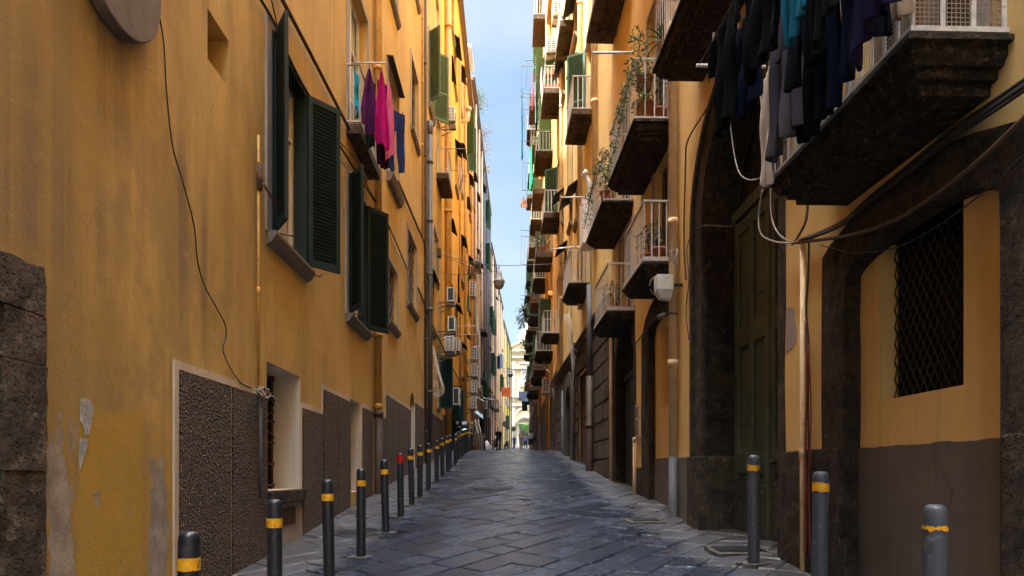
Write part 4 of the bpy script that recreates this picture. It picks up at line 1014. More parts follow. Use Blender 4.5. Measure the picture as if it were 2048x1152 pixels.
    b=MB(F.P); out=arc(32.2,4.6,1.3,0,180,14); inn=arc(32.2,4.6,.95,0,180,14); ring(b,out,inn,.04,.12); b.prism([(31.25,1)]+[(u,z) for u,z in arc(32.2,4.6,.95,180,0,14)]+[(33.15,1)],.045,.06,1); b.box(30.9,31.25,.04,.12,1,4.6); b.box(33.15,33.5,.04,.12,1,4.6); b.build('doorway',[M['ashlar'],M['doordark']],o)
    b=MB(F.P); b.box(38,40,.05,.08,2.0,5.2); b.box(42.5,44,.05,.08,2.2,5); b.build('shop_door',M['doordark'],o)
    W=[(a,a+1.4,z,z+2.5) for a in (54.5,59,64,69) for z in (9,13.4,17.8)]
    p=building('apartment_building','brown end house on the right, partly hidden by balconies',F,52.003,75,25,M['brownwall'],[(*w,.2) for w in W])
    for i,w in enumerate(W):
        window(F,p,*w,.2,'wood','glass',1,1,None,None,None,[(w[0]+.02,.03,-.2,.5,.7,'shutterg',.42)] if i%2 else [],name='balcony_door')
        if i<9: balcony(F,p,w[0]-.4,w[1]+.4,.85,w[2]-.05,'slabstone',.3,'railgrey',.14,w=.03)
    b=MB(F.P); b.box(52.01,74.9,-.01,.05,0,7.4); b.build('stone_base',M['ashlar'],p)
    F=FR3
    ac_unit(F,33.9,.12,5.9,'white air conditioner low on the orange house wall at right',h=.75,w=.9,d=.35,dark=False)
    ac_unit(FR,29.2,.1,20.6,'left one of two white air conditioners by the top green shutter',h=.7,d=.45,dark=False); ac_unit(FR,26.4,.1,20.3,'right one of two white air conditioners by the top green shutter',h=.7,d=.4,dark=False)
    ac_unit(F,55.,.2,7.6,'air conditioner high on the brown end house at right',h=.7,dark=False)
# ---------------------------------------------------------------- laundry
def garment(name, label, cat, kind, p0, p1, L, mat, seed=1, fold=.03, nf=3., pinch=.0, grp=None, taper=0., th=.007, peg=True):
    """cloth hung from the stretch of line p0-p1; kind: sheet, trousers, shirt, point (held by one corner)"""
    rr=random.Random(seed); p0=Vector(p0); p1=Vector(p1); d=p1-p0; W=d.length; d.normalize(); pe=d.cross(Vector((0,0,1))).normalized(); dn=Vector((0,0,-1))
    b=MB(); ph=rr.uniform(0,6); ph2=rr.uniform(0,6)
    def panel(a0,a1,t0,t1,na,nb,flare=0.,shift=0.,skew=0.,hem=.02):
        pts=[]; 
        for j in range(nb+1):
            t=t0+(t1-t0)*j/nb
            for i in range(na+1):
                s=i/na; a=a0+(a1-a0)*s; tt=(t-t0)/(t1-t0)
                mid=(a0+a1)/2; aa=mid+(a-mid)*(1+flare*tt)+shift*tt
                if pinch and kind=='point': aa=.5+(aa-.5)*(pinch+(1-pinch)*min(1,t*1.35)**.75)
                off=fold*(.25+.75*t)*math.sin(nf*6.28*a+ph+1.3*t)+fold*.5*t*math.sin(nf*13.7*a+ph2)+ .012*math.sin(9*t+ph+5*a)
                dz=L*t + (hem*math.sin(5*a+ph2)+skew*(a-.5))*t*L
                sag=.035*W*4*(a*(1-a)) if 0<=a<=1 else 0
                pts.append(p0+d*W*aa+pe*off+dn*(dz+sag*(1-t)))
        n=na+1; b.add(pts,[(j*n+i,j*n+i+1,(j+1)*n+i+1,(j+1)*n+i) for j in range(nb) for i in range(na)],0,True)
    if kind in('sheet','point'): panel(0,1,0,1,18,16,taper,0,rr.uniform(-.12,.12),.03)
    elif kind=='trousers':
        panel(0,1,0,.34,14,6); panel(-.0,.49,.33,1,8,12,-.15,-.03,0,.01); panel(.51,1.,.33,.97,8,12,-.15,.03,0,.01)
    elif kind=='shirt':   # hung by the hem, sleeves down
        panel(0,1,0,.8,14,12,.03); panel(-.10,.24,.60,1.05,6,7,-.25,-.06); panel(.76,1.10,.60,1.02,6,7,-.25,.06); panel(.3,.7,.79,.88,6,3)
    elif kind=='tee':     # hung by the shoulders
        panel(.14,.86,0,1,14,14,.06); panel(-.10,.2,.02,.36,6,6,-.1,-.05); panel(.8,1.10,.02,.34,6,6,-.1,.05)
    o=b.build(name,mat,None,org=(p0+p1)/2,solid=th,sub=1)
    if peg:
        for a in ((.1,.9) if kind!='point' else (.5,)):
            q=p0+d*W*a; c=MB(); c.box(q.x-.008,q.x+.008,q.y-.008,q.y+.008,q.z-.035,q.z+.045); c.build('clothes_peg',M['leafl'] if seed%3==0 else M['wood'],o)
    return tag(o,label,cat,grp)
def line(p0,p1,sag=.04,k=6):
    p0=Vector(p0);p1=Vector(p1); return [p0+(p1-p0)*i/k+Vector((0,0,-sag*4*(i/k)*(1-i/k))) for i in range(k+1)]
def rack(label, F, u0,u1,n0,n1,z,nl=3,mat='white',arm=.014):
    t=thing('drying_rack',label,'drying rack',F.P((u0+u1)/2,n0,z))
    for u in (u0,u1):
        b=MB(F.P); b.tube([(u,n0,z),(u,n1,z)],arm,6); b.build('arm',M[mat],t)
    for i in range(nl):
        n=n1-(n1-n0-.12)*i/max(1,nl-1)-.02; b=MB(); b.tube(line(F.P(u0,n,z),F.P(u1,n,z)),.0035,4); b.build('line',M['cablew'],t)
    return t
def laundry():
    K={'black':cloth('black_cotton',(.004,.005,.007)),'navy':cloth('navy_cotton',(.006,.009,.022)),'denim':cloth('black_denim',(.007,.008,.011)),'teal':cloth('blue_denim',(.012,.105,.19)),'grey':cloth('grey_cotton',(.06,.054,.066)),
       'towel':cloth('pale_towel',(.42,.37,.32)),'purple':cloth('purple_cloth',(.075,.018,.075)),'magenta':cloth('magenta_cloth',(.40,.010,.14)),'pink':cloth('pink_cloth',(.55,.12,.22)),'jean':cloth('dark_blue_jeans',(.02,.03,.085)),
       'maroon':cloth('dark_maroon',(.028,.008,.02)),'cyan':cloth('turquoise_cloth',(.02,.33,.48)),'floral':cloth('pale_print',(.5,.34,.28)),'blue':cloth('bright_blue',(.01,.22,.42)),'net':cloth('green_net',(.02,.40,.17)),'beige':cloth('beige_cloth',(.30,.21,.14)),'white':cloth('white_cloth',(.6,.56,.5)),'violet':cloth('dark_violet_cloth',(.014,.012,.04)),'lblue':cloth('light_blue_cloth',(.30,.38,.55)),'orange':M['orangecloth'],'green':cloth('green_cloth',(.03,.12,.06)),'dg':cloth('dark_green_cloth',(.02,.035,.02))}
    F=FR; z=5.12
    rack('white drying rack loaded with dark laundry on the big near balcony',F,2.9,5.62,.56,1.16,z,4)
    g='dark laundry over the big near balcony'
    def G(name,lab,cat,kind,u0,u1,n,L,m,seed,**k): garment(name,lab,cat,kind,F.P(u0,n,z-.02),F.P(u1,n,z-.02),L,K[m],seed,grp=g,**k)
    G('t_shirt','black t-shirt hanging farthest left from the near balcony rack','t-shirt','tee',5.30,4.72,1.14,.82,'black',1,fold=.05)
    G('t_shirt','narrow black top just right of the outermost t-shirt','t-shirt','tee',5.2,4.72,.98,.74,'navy',2,fold=.05)
    G('t_shirt','plain black shirt with long body, third from the left of the rack','t-shirt','sheet',4.56,4.02,1.14,.80,'black',3,fold=.045)
    G('trousers','bright blue denim trousers among the black laundry','trousers','trousers',3.95,3.66,1.14,.92,'teal',4)
    G('trousers','grey sweatpants hanging inside the dark laundry','trousers','trousers',5.15,4.55,.74,1.06,'grey',5,fold=.06)
    G('trousers','black jeans with frayed hems behind the blue denim','trousers','trousers',4.32,3.89,.95,1.0,'denim',6,fold=.045)
    G('trousers','black jeans shorts right of the blue denim','trousers','trousers',3.64,3.36,1.14,1.14,'denim',7)
    G('trousers','long dark navy trousers in the middle of the rack','trousers','trousers',4.04,3.62,.88,1.30,'navy',8,fold=.045)
    G('trousers','black joggers hanging beside the balusters','trousers','trousers',4.70,4.30,.70,1.14,'black',14,fold=.045)
    G('dress','dark violet velvet cloth near the rail of the near balcony','dress','sheet',3.5,3.1,1.0,1.28,'violet',9,fold=.05)
    G('jumper','black jumper hanging right of the navy trousers','jumper','shirt',3.92,3.58,.78,1.06,'black',10,fold=.045)
    G('towel','beige cloth over the rail, rightmost of the near laundry','towel','sheet',3.9,3.52,.66,.94,'beige',11,fold=.04)
    garment('towel','long pale towel hanging left of the near balcony rail','towel','sheet',F.P(5.62,.60,4.98),F.P(5.36,.62,4.98),.95,K['towel'],12,grp=g)
    # left balcony
    F=FL; z=8.6; g='coloured laundry on the left balcony'
    rack('white metal drying arms on the shallow left balcony',F,11.04,12.9,.1,.68,z,3)
    def G(name,lab,cat,kind,u0,n0,u1,n1,L,m,seed,**k): garment(name,lab,cat,kind,F.P(u0,n0,z-.02),F.P(u1,n1,z-.02),L,K[m],seed,grp=g,**k)
    G('cloth','bright magenta cloth hanging to a point from the drying arm','cloth','point',11.06,.47,11.25,.70,1.32,'magenta',21,pinch=.10,nf=1.6,fold=.06)
    G('cloth','pink cloth beside the magenta one','cloth','point',11.45,.56,11.65,.72,1.35,'pink',22,pinch=.25,nf=2)
    G('cloth','purple cloth hanging left of the magenta one','cloth','point',11.05,.25,11.25,.50,1.1,'purple',23,pinch=.08,nf=1.6,fold=.06)
    G('cloth','dark maroon cloth showing below the magenta one','cloth','sheet',11.45,.46,11.7,.62,1.5,'maroon',24)
    G('trousers','dark blue jeans hanging at the right of the left balcony','trousers','trousers',12.2,.46,12.6,.74,1.2,'jean',25,fold=.05)
    G('top','small dark green top hanging close to the left rail','top','sheet',11.4,.26,11.6,.40,1.2,'dg',26)
    garment('towel','turquoise towel inside the left balcony rail','towel','sheet',F.P(11.1,.14,8.55),F.P(11.4,.15,8.55),.7,K['cyan'],27,grp=g)
    garment('underwear','tiny black underwear on the left balcony line','underwear','sheet',F.P(11.3,.3,8.55),F.P(11.5,.3,8.55),.28,K['black'],28,grp=g)
    # farther washing
    z=14.1; rack('thin drying arms on the far left balcony under the green shutter',F,24.9,26.7,.4,1.1,z,2,'railgrey')
    for i,(u,m,L,lab) in enumerate([(25.5,'floral',1.0,'pale printed shirt on the far left balcony'),(26.0,'white',1.15,'off white sheet on the far left balcony'),(26.4,'floral',.8,'pale pink printed cloth, last on the far left balcony line')]):
        garment('cloth',lab,'cloth','sheet',F.P(u-.2,.95-.1*i,z),F.P(u+.2,.95-.1*i,z),L,K[m],31+i,grp='washing on the far left balcony')
    z=10.0; rack('white drying frame by the stacked air conditioners',F,29.2,31,.3,1.3,8.3,3)
    for i,(u,n,zz,m,L,lab) in enumerate([(30.,.9,11.2,'green',2.,'green cloth with a red spot on the yellow wall'),(30.9,1.3,11.2,'white',2.8,'long white sheet hanging on the yellow wall'),(29.4,.5,11.,'black',1.6,'black cloth beside the green one on the yellow wall')]):
        garment('cloth',lab,'cloth','sheet',F.P(u-.25,n,zz),F.P(u+.25,n,zz),L,K[m],41+i,grp='washing on the yellow wall')
    wire([F.P(28.8,.1,11.25),F.P(29.4,.5,11.22),F.P(30,.9,11.22),F.P(31,1.35,11.22)],.012,'bent washing pole on the yellow wall above the air conditioners','iron','pole','washing_pole')
    g='washing at the far end of the street'
    for i,(x,y,Y,w,L,m,lab) in enumerate([(1012,774,80,1.1,1.2,'orange','orange cloth hanging over the street far off on the left'),(1001,708,70,.5,1.5,'lblue','pale blue sheet on a far left balcony'),(997,712,70,.3,1.4,'jean','dark blue cloth beside the pale blue sheet'),(1013,797,82,.3,.9,'white','small white cloth under the orange one'),
         (959,835,44,.5,1.2,'black','black clothes hanging beneath the blue awning'),(955,835,44,.3,1.1,'white','white cloth hanging beneath the blue awning'),(1047,782,58,.9,.9,'lblue','bluish washing far off on the right under a balcony'),(1049,800,60,.5,1.0,'dg','dark cloth far off on the right, lowest under the balcony')]):
        p=W3(x,y,Y); garment('cloth',lab,'cloth','sheet',p+Vector((-w/2,.1,0)),p+Vector((w/2,-.1,0)),L,K[m],61+i,grp=g)
    # right, upper balcony with blue sheet
    g='washing on the upper right balcony'; F=FR; z=19.2
    rack('dark drying arms on the upper right balcony',F,28.0,30.3,.7,1.7,z,3,'iron')
    for i,(u,n,L,m,kind,lab) in enumerate([(29.6,1.62,3.2,'blue','point','long bright blue sheet hanging high on the right'),(28.6,1.2,1.4,'pink','sheet','pink towel high on the right beside the blue sheet'),(28.9,1.0,2.2,'navy','trousers','navy trousers high on the right balcony'),(28.3,.85,1.,'lblue','sheet','grey blue cloth nearest the pots on the upper right balcony')]):
        garment('cloth' if kind!='trousers' else 'trousers',lab,'cloth' if kind!='trousers' else 'trousers',kind,F.P(u+.3,n,z),F.P(u-.3,n,z),L,K[m],81+i,grp=g,pinch=.3)
    p=FR3.P(38,1.0,18.6); garment('shade_net','bright green netting over a right balcony below the blue sheet','net','sheet',FR3.P(36.8,.95,20.4),FR3.P(38.6,1.0,20.4),2.3,K['net'],91)
    p=W3(1047,395,34); garment('cloth','single rag hanging from the outermost right clothes pole','cloth','point',p+Vector((-.15,0,0)),p+Vector((.2,0,0)),.55,K['floral'],92,pinch=.2)
    # poles with clothes lines standing out from the right facade
    for i,(x0,x1,y,Y) in enumerate([(1050,1072,120,31),(1045,1062,187,33),(1042,1060,218,33),(1036,1058,281,36),(1046,1066,325,37),(1043,1060,380,34),(1041,1057,460,42),(1041,1056,472,44),(1041,1058,528,45),(1040,1054,598,48),(1040,1052,590,50)]):
        a=W3(x0,y,Y); c=W3(x1+6,y+2,Y); wire([a,c],.018,f'thin iron clothes pole jutting over the street, {NTH[i]} from the top on the right','iron','pole','clothes_pole',False)
    for i,(x,y0,y1,Y) in enumerate([(1055,122,180,31),(1048,190,280,33),(1051,190,280,35),(1047,326,380,36),(1053,326,382,36),(1044,462,526,43),(1050,474,526,44)]):
        wire([W3(x,y0,Y),W3(x-3,y1,Y+.6)],.006,f'fine slack clothes line between the right poles, {NTH[i]} from the top','iron','clothes line','clothes_line',False)
    p=W3(1040,580,20)
    # white clothes poles of the right balconies
    F=FR
    for (a,c,lab) in [((1120,395),(1166,394),'white clothes pole with a stop, beside the boiler cabinet'),((1102,499),(1146,493),'white clothes pole on the rail of the balcony beside the dark ground floor'),((1185,106),(1262,105),'white clothes pole at the rail with the terracotta pots')]:
        u,zc=F.uz(c[0],c[1],.66); Y=u; pa=W3(a[0],a[1],F.P(u,.66,0)[1]); wire([pa,Vector(F.P(u,.62,zc))],.02,lab,'white','pole','clothes_pole',False)

# ---------------------------------------------------------------- plants
def pot_plant(label, x,y,z, r=.14,h=.22, n=160, spread=(.28,.28,.3), up=.3, size=.07, leafm='leafd', grp=None, pot='terra', stems=5, seed=1, box=None, name='potted_plant'):
    rr=random.Random(seed); t=thing(name,label,'potted plant',(x,y,z),grp); b=MB()
    if box: b.box(x-box[0]/2,x+box[0]/2,y-box[1]/2,y+box[1]/2,z,z+h)
    else: b.lathe([(r*.72,0),(r*.95,h*.86),(r*1.08,h*.87),(r*1.08,h),(r*.9,h),(r*.88,h*.9)],(x,y,z),14)
    b.build('pot',M[pot],t)
    b=MB()
    for i in range(stems):
        a=rr.uniform(0,6.28); q=rr.uniform(.2,.8); e=(x+spread[0]*q*math.cos(a),y+spread[1]*q*math.sin(a),z+h+up+rr.uniform(-.1,.3)*spread[2])
        b.tube([(x,y,z+h*.8),(x+(e[0]-x)*.4,y+(e[1]-y)*.4,z+h+up*.5),e],[.012,.009,.005],5)
    b.build('stem',M['bark'],t)
    b=MB(); b.leaves((x,y,z+h+up),spread,n,size,0,rr); b.build('foliage',M[leafm],t)
    return t
def blades(b,c,n,L,rr,dirs=(0,6.28),w=.03,mi=0):
    for i in range(n):
        a=rr.uniform(*dirs); l=L*rr.uniform(.6,1.1); e=rr.uniform(.4,1.0); pts=[]
        side=Vector((-math.sin(a),math.cos(a),0))
        for k in range(6):
            t=k/5; p=Vector(c)+Vector((math.cos(a)*l*t*e,math.sin(a)*l*t*e,l*(t*.8-t*t*.75*e))); pts.append((p,w*(1-t)**.6+.002))
        q=[p+s*side*ww for p,ww in pts for s in (1,-1)]
        b.add(q,[(2*k,2*k+1,2*k+3,2*k+2) for k in range(5)],mi,True)
def vine(label, path, seed, n=40, size=.075, name='climbing_plant', mat='leaf'):
    rr=random.Random(seed); t=thing(name,label,'plant',tuple(path[0])); P=catmull(path,6); b=MB(); b.tube(P,.008,5); b.build('stem',M['bark'],t); b=MB()
    for p in P: b.leaves(p,(.12,.15,.13),max(2,int(n*rr.uniform(.2,1.))),size,0,rr)
    b.build('foliage',M[mat],t); return t
def plants():
    F=FR; P=lambda u,n,z: F.P(u,n,z)
    for i,(u,n,z,kw,lab) in enumerate([
        (10.75,.33,5.03,dict(r=.15,h=.2,n=260,spread=(.24,.42,.25),up=.28,size=.075,seed=1),'leafy dark plant in a terracotta pot on the nearest lower right balcony'),
        (10.62,.22,5.03,dict(r=.14,h=.26,n=60,spread=(.16,.2,.16),up=.14,size=.07,seed=2),'small plant in terracotta pot at the end rail of the lower right balcony'),
        (13.7,.34,5.01,dict(h=.13,n=200,spread=(.3,.25,.3),up=.3,size=.07,seed=3,box=(.45,.22),leafm='leaf'),'bushy plant in a terracotta trough on the second lower right balcony'),
        (10.75,.42,7.95,dict(r=.15,h=.22,n=60,spread=(.2,.2,.14),up=.1,size=.07,seed=4,leafm='leaf'),'terracotta pot on the shelf of the plant filled right balcony'),
        (10.8,.2,7.34,dict(r=.16,h=.3,n=120,spread=(.28,.28,.3),up=.3,size=.07,seed=5),'dark plant in a big terracotta pot on the plant filled right balcony'),
        (10.7,.45,7.34,dict(r=.17,h=.38,n=160,spread=(.3,.4,.35),up=.4,size=.075,seed=6,leafm='leaf'),'largest terracotta pot at the corner of the plant filled right balcony'),
        (13.75,.52,7.33,dict(r=.14,h=.25,n=420,spread=(.27,.3,.45),up=.5,size=.08,seed=7),'dense dark shrub in a pot at the corner of the middle right balcony'),
        (28.3,.4,18.25,dict(h=.3,n=120,spread=(.3,.4,.35),up=.4,size=.12,seed=8,leafm='leaf',box=(.7,.3)),'green plants in a trough on the upper right balcony'),
        (28.2,.35,18.9,dict(h=.2,n=50,spread=(.3,.3,.15),up=.12,size=.1,seed=9,leafm='leafl',box=(.6,.25)),'yellow flowering plant in a box above the upper right balcony trough')]):
        x,y,zz=P(u,n,z); pot_plant(lab,x,y,zz,**kw)
    for i,(u,n,z,s,lab) in enumerate([(33.2,.5,12.95,.45,'green plant on a far right balcony below the canopy'),(46.5,.8,7.9,.8,'large leafy plant overhanging the farthest right balcony'),(37.6,.6,7.9,.4,'small plant in a red pot on a far right balcony'),(42.3,.7,12.9,.5,'plant on the middle balcony far right'),(33.4,.4,7.9,.35,'small plant on the low far right balcony')]):
        x,y,zz=FR3.P(u,n,z); pot_plant(lab,x,y,zz,r=.2,h=.3,n=150,spread=(s,s,s*.9),up=s*.8,size=.16,seed=20+i,leafm='leaf' if i!=1 else 'leafd')
    for i,(x,y,Y) in enumerate([(1046,640,46),(1052,620,47),(1049,690,47)]):
        c=W3(x,y,Y); t=thing('hanging_plant',['big plant hanging over the street far off on the right','thin topped plant above the big hanging plant','lowest trailing plant under the big hanging plant'][i],'plant',tuple(c)); b=MB(); rr=random.Random(50+i)
        b.tube([c+Vector((.5,0,-.3)),c+Vector((.2,0,.1)),c],.02,5); b.build('stem',M['bark'],t); b=MB(); b.leaves(c,(.55-.1*i,.5,.75-.15*i),[260,70,90][i],.2,0,rr); 
        if i==0: blades(b,c+Vector((.1,0,.5)),10,1.1,rr,w=.07)
        b.build('foliage',M['leafd'],t)
    # vines and long leaves on the balcony rails
    vine('climbing plant trailing along the rail of the plant filled right balcony',[F.P(u,n,z) for u,n,z in ((10.6,.62,8.35),(11.0,.66,8.1),(11.4,.66,7.9),(11.8,.66,7.75),(12.3,.68,7.6),(12.7,.7,7.45))],3,26)
    vine('second vine climbing up the end rail of the plant filled right balcony',[F.P(u,n,z) for u,n,z in ((10.5,.6,7.5),(10.45,.5,7.8),(10.5,.62,8.1),(10.5,.55,8.5),(10.6,.6,8.75))],4,20)
    vine('vine hanging down the rail of the middle right balcony',[F.P(u,n,z) for u,n,z in ((14.2,.66,8.3),(14.8,.7,8.0),(15.2,.7,7.8),(15.6,.74,7.5))],6,12)
    for i,(u,n,z,lab) in enumerate([(8.9,.56,7.5,'long bladed plant leaning out from the uppermost right balcony'),(15.2,.5,7.5,'spiky long bladed plant on the middle right balcony rail'),(13.7,.45,7.5,'small spiky plant at the near end of the middle right balcony')]):
        c=F.P(u,n,z); t=thing('spider_plant',lab,'plant',c); rr=random.Random(70+i); b=MB(); b.lathe([(.07,0),(.1,.14)],(c[0],c[1],c[2]-.14),10); b.build('pot',M['terra'],t); b=MB(); blades(b,c,11,.5,rr,(1.6,4.6),.02); b.build('foliage',M['leaf'],t)
    # growth on the ruinous roof at left
    for i,(x,y,Y,s,m) in enumerate([(962,215,56,.9,'leaf'),(966,268,60,.9,'dry'),(969,300,64,1.0,'dry'),(958,195,53,.6,'leaf'),(972,345,68,.7,'dry'),(948,550,46,.75,'dry')]):
        c=W3(x-3,y,Y); rr=random.Random(90+i); t=thing('roof_shrub',['green shrub sprouting from the old brown roof edge','upper dry shrub on the old brown roof edge','largest dry shrub on the old brown roof edge','small green shrub nearest the glazed roof room','lowest dry shrub on the old brown facade','dry hanging plant on the corner balcony by the lamp wire'][i],'shrub',tuple(c))
        b=MB()
        for k in range(26): a=Vector((rr.gauss(.3,.6),rr.gauss(0,.6),rr.gauss(.5,.6)))*s; b.tube([c+Vector((-.4,0,-.3)),c+a*.5,c+a],[.02,.012,.006],4)
        b.build('stem',M['bark'],t); b=MB(); b.leaves(c+Vector((.1,0,.2)),(s*.8,s,s*.8),240,.13,0,rr); b.build('foliage',M[m],t)
    x,y=-2.3,41.; z=ground(x,y); pot_plant('leafy street plant in a pot by the leaning planks',x,y,z,r=.22,h=.35,n=200,spread=(.45,.45,.7),up=.7,size=.14,seed=33,leafm='leaf')
    # bright tree in the church square
    x,y=2.55,112.; z=ground(x,y); t=thing('tree','bright green small tree in front of the church','tree',(x,y,z)); rr=random.Random(5); b=MB(); b.tube([(x,y,z-.2),(x+.05,y,z+1.2),(x,y,z+2.2)],[.13,.1,.07],8)
    for k in range(6): a=k*1.05; b.tube([(x,y,z+1.9),(x+.8*math.cos(a),y+.8*math.sin(a),z+2.8),(x+1.3*math.cos(a),y+1.3*math.sin(a),z+3.2)],[.06,.04,.02],5)
    b.build('trunk',M['bark'],t); b=MB()
    for k in range(22): a=rr.uniform(0,6.28); q=rr.uniform(0,1.5); b.leaves((x+q*math.cos(a),y+q*math.sin(a),z+3.2+rr.uniform(-.5,.7)),(.6,.6,.45),70,.2,0,rr)
    b.build('crown',M['leafl'],t)

# ---------------------------------------------------------------- cables, lamps, small wall fittings
def cables():
    w=lambda pts,r,lab,m='cable',n=.02,**k: wire(on(FL,pts,n),r,lab,m,**k)
    w([(305,-20),(318,30),(328,90),(333,180),(345,290),(366,365),(388,450),(395,520),(408,568),(430,610),(450,648),(452,675),(446,700),(462,738),(482,765),(503,775)],.006,'thin wandering cable down the near ochre wall')
    w([(552,-25),(620,105),(695,252),(752,352)],.028,'thick dark pipe running level above the shuttered windows',n=.05,cat='pipe',name='wall_pipe',mat='pipebrown') if False else wire(on(FL,[(552,-25),(620,105),(695,252),(752,352)],.05),.026,'thick dark pipe running level above the shuttered windows','pipebrown','pipe','wall_pipe',False)
    wire(on(FL,[(796,362),(849,486),(852,552),(867,575)],.05),.03,'dark pipe stepping down behind the grey drainpipe','pipebrown','pipe','wall_pipe',False)
    wire(on(FL,[(836,576),(870,662),(905,735),(934,790)],.06),.03,'lower dark pipe slanting along the far left wall','pipebrown','pipe','wall_pipe',False)
    w([(510,-20),(549,47),(585,130),(618,190),(646,228),(679,290),(720,356),(761,422),(790,480),(815,540)],.018,'black cable bundle looping over both shuttered windows',n=.05)
    w([(679,283),(715,325),(735,372),(765,425),(783,462)],.010,'second black cable beside the bundle on the left wall',n=.07)
    w([(538,-20),(552,40),(556,75)],.008,'short black cable dropping to the first shutter',n=.04)
    w([(678,318),(700,342),(716,338),(724,325),(712,345),(690,340)],.008,'pale looped cable under the left balcony','cablew',n=.09)
    w([(779,465),(790,500),(806,520),(822,525)],.006,'brown slack wire below the black bundle','cableb',n=.05)
    w([(815,540),(818,580),(822,640),(835,668),(846,640),(858,610)],.007,'thin brown wire hanging in a loop by the grey drainpipe','cableb',n=.06)
    w([(846,560),(838,700),(845,760)],.006,'faint brown wire beside the dark pipe','cableb',n=.03)
    rr=random.Random(3); c=FL.P(7.06,.06,2.48); pts=[Vector(c)+Vector((.04+.03*math.sin(i*1.7),.13*math.cos(i*1.05)+.03*rr.random(),.05*math.sin(i*1.05)+.03*rr.random())) for i in range(26)]; wire(pts,.008,'tangled coil of pale cable on the thin wall pipe','cablew')
    wire([Vector(c)+Vector((.05,.1,.02)),Vector(c)+Vector((.08,.3,-.03)),Vector(c)+Vector((.1,.42,-.1))],.008,'pale cable end sticking out of the tangled coil','cablew')
    w=lambda pts,r,lab,m='cable',n=.03,**k: wire(on(FR,pts,n),r,lab,m,**k)
    for i,(off,r) in enumerate([(0,.016),(7,.012),(13,.02),(20,.010)]):
        w([(2080,140+off),(1985,205+off),(1900,262+off),(1820,330+off*.7),(1740,395+off*.5),(1690,440+off*.3),(1640,465+off*.2),(1600,480)],r,f'black cable of the wall bundle under the near balcony, {NTH[i]} from the top',n=.05+.01*i)
    w([(2070,215),(1960,320),(1870,390),(1790,440),(1710,468),(1650,478),(1585,486)],.016,'brown cable crossing the stone arch',m='cableb',n=.07)
    w([(2060,300),(1960,390),(1860,462),(1780,498),(1700,505),(1640,490)],.005,'fine wire sagging across the grilled window arch',n=.09)
    w([(1525,378),(1517,430),(1522,468),(1548,483),(1580,487)],.010,'thick pale cable loop at the portal corner','cablew',n=.12)
    w([(1541,375),(1542,430),(1556,466),(1580,484)],.008,'second thinner pale cable loop at the portal corner','cablew',n=.10)
    w([(1455,190),(1463,270),(1476,340),(1500,360),(1530,352)],.007,'pale cable hanging from the laundry in front of the fanlight','cablew',n=.35)
    w([(1508,135),(1522,200),(1528,300),(1534,352)],.009,'straight pale tube hanging under the laundry rack','cablew',n=.4)
    w([(1584,490),(1598,470),(1612,440),(1616,395)],.012,'grey cable rising from the bundle to the balcony slab','pipegrey',n=.06)
    w([(1618,470),(1616,560),(1612,620),(1618,700),(1616,800),(1619,950),(1622,1105)],.010,'black cable running down the cream strip beside the portal',n=.05)
    w([(1611,640),(1614,760),(1611,880),(1613,1000),(1611,1115)],.010,'red cable running down beside the cream pipe','cabler',n=.06)
    w([(1617,690),(1622,820),(1618,960),(1620,1110)],.007,'thin dark red cable beside the other red one','cabler',n=.07)
    w([(1390,470),(1410,440),(1430,380),(1442,300),(1452,220)],.008,'black cable curving up the portal arch',n=.09)
    w([(1380,480),(1400,452),(1470,452),(1520,420)],.006,'thin black wire crossing the portal',n=.10)
    w([(1350,600),(1300,650),(1270,690)],.014,'black cable slanting under the lower right balcony',n=.04)
    w([(1462,112),(1440,170),(1415,215),(1376,280),(1371,330),(1368,480),(1372,560)],.013,'dark cable bundle curving down to the floodlight box',n=.06,m='cableb')
    w([(1382,470),(1374,500),(1378,560),(1372,620),(1378,680)],.008,'brown cable hanging beside the cream drainpipe',m='cableb',n=.2)
    w([(1296,660),(1294,760),(1290,815)],.014,'black cable going down to the meter cabinet',n=.04)
    p=[FR.P(10.25,.28+.17*math.cos(a),4.58+.17*math.sin(a)) for a in [i*.5 for i in range(13)]]; wire(p,.007,'white round cable loop beside the floodlight box','cablew')
    p=[FR.P(10.0+.05*math.sin(i),.12+.05*math.cos(i*1.3),4.95+.12*math.sin(i*.9)) for i in range(18)]; wire(p,.008,'tangle of pale wire above the floodlight box','cablew')
    rr=random.Random(8)
    for i in range(5):
        w([(1128+i*2,628),(1134+i*3,650+i*4),(1140+i,690),(1146+i*2,760-14*i)],.012,f'pale frayed cable over the arched gateway, {NTH[i]} of the bunch','cablew',n=.2+.03*i)
    w([(1083,705),(1090,735),(1098,745),(1097,768)],.02,'pale cable bundle hanging under the low far right balcony','cablew',n=.3)
    # floodlight box, small fixture
    t=thing('floodlight','white floodlight box on the cream drainpipe below the right balcony','floodlight',FR.P(10.05,.2,4.5)); b=MB(FR.P); b.box(9.9,10.1,.16,.42,4.42,4.66); b.add([(9.9,.16,4.42),(10.1,.16,4.42),(10.1,.42,4.42),(9.9,.42,4.42),(9.94,.2,4.28),(10.06,.2,4.28),(10.06,.36,4.30),(9.94,.36,4.30)],[(0,1,5,4),(1,2,6,5),(2,3,7,6),(3,0,4,7),(4,5,6,7)]); b.build('housing',M['ac'],t,bevel=.012)
    b=MB(FR.P); b.box(9.98,10.02,.0,.16,4.5,4.54); b.build('bracket',M['iron'],t)
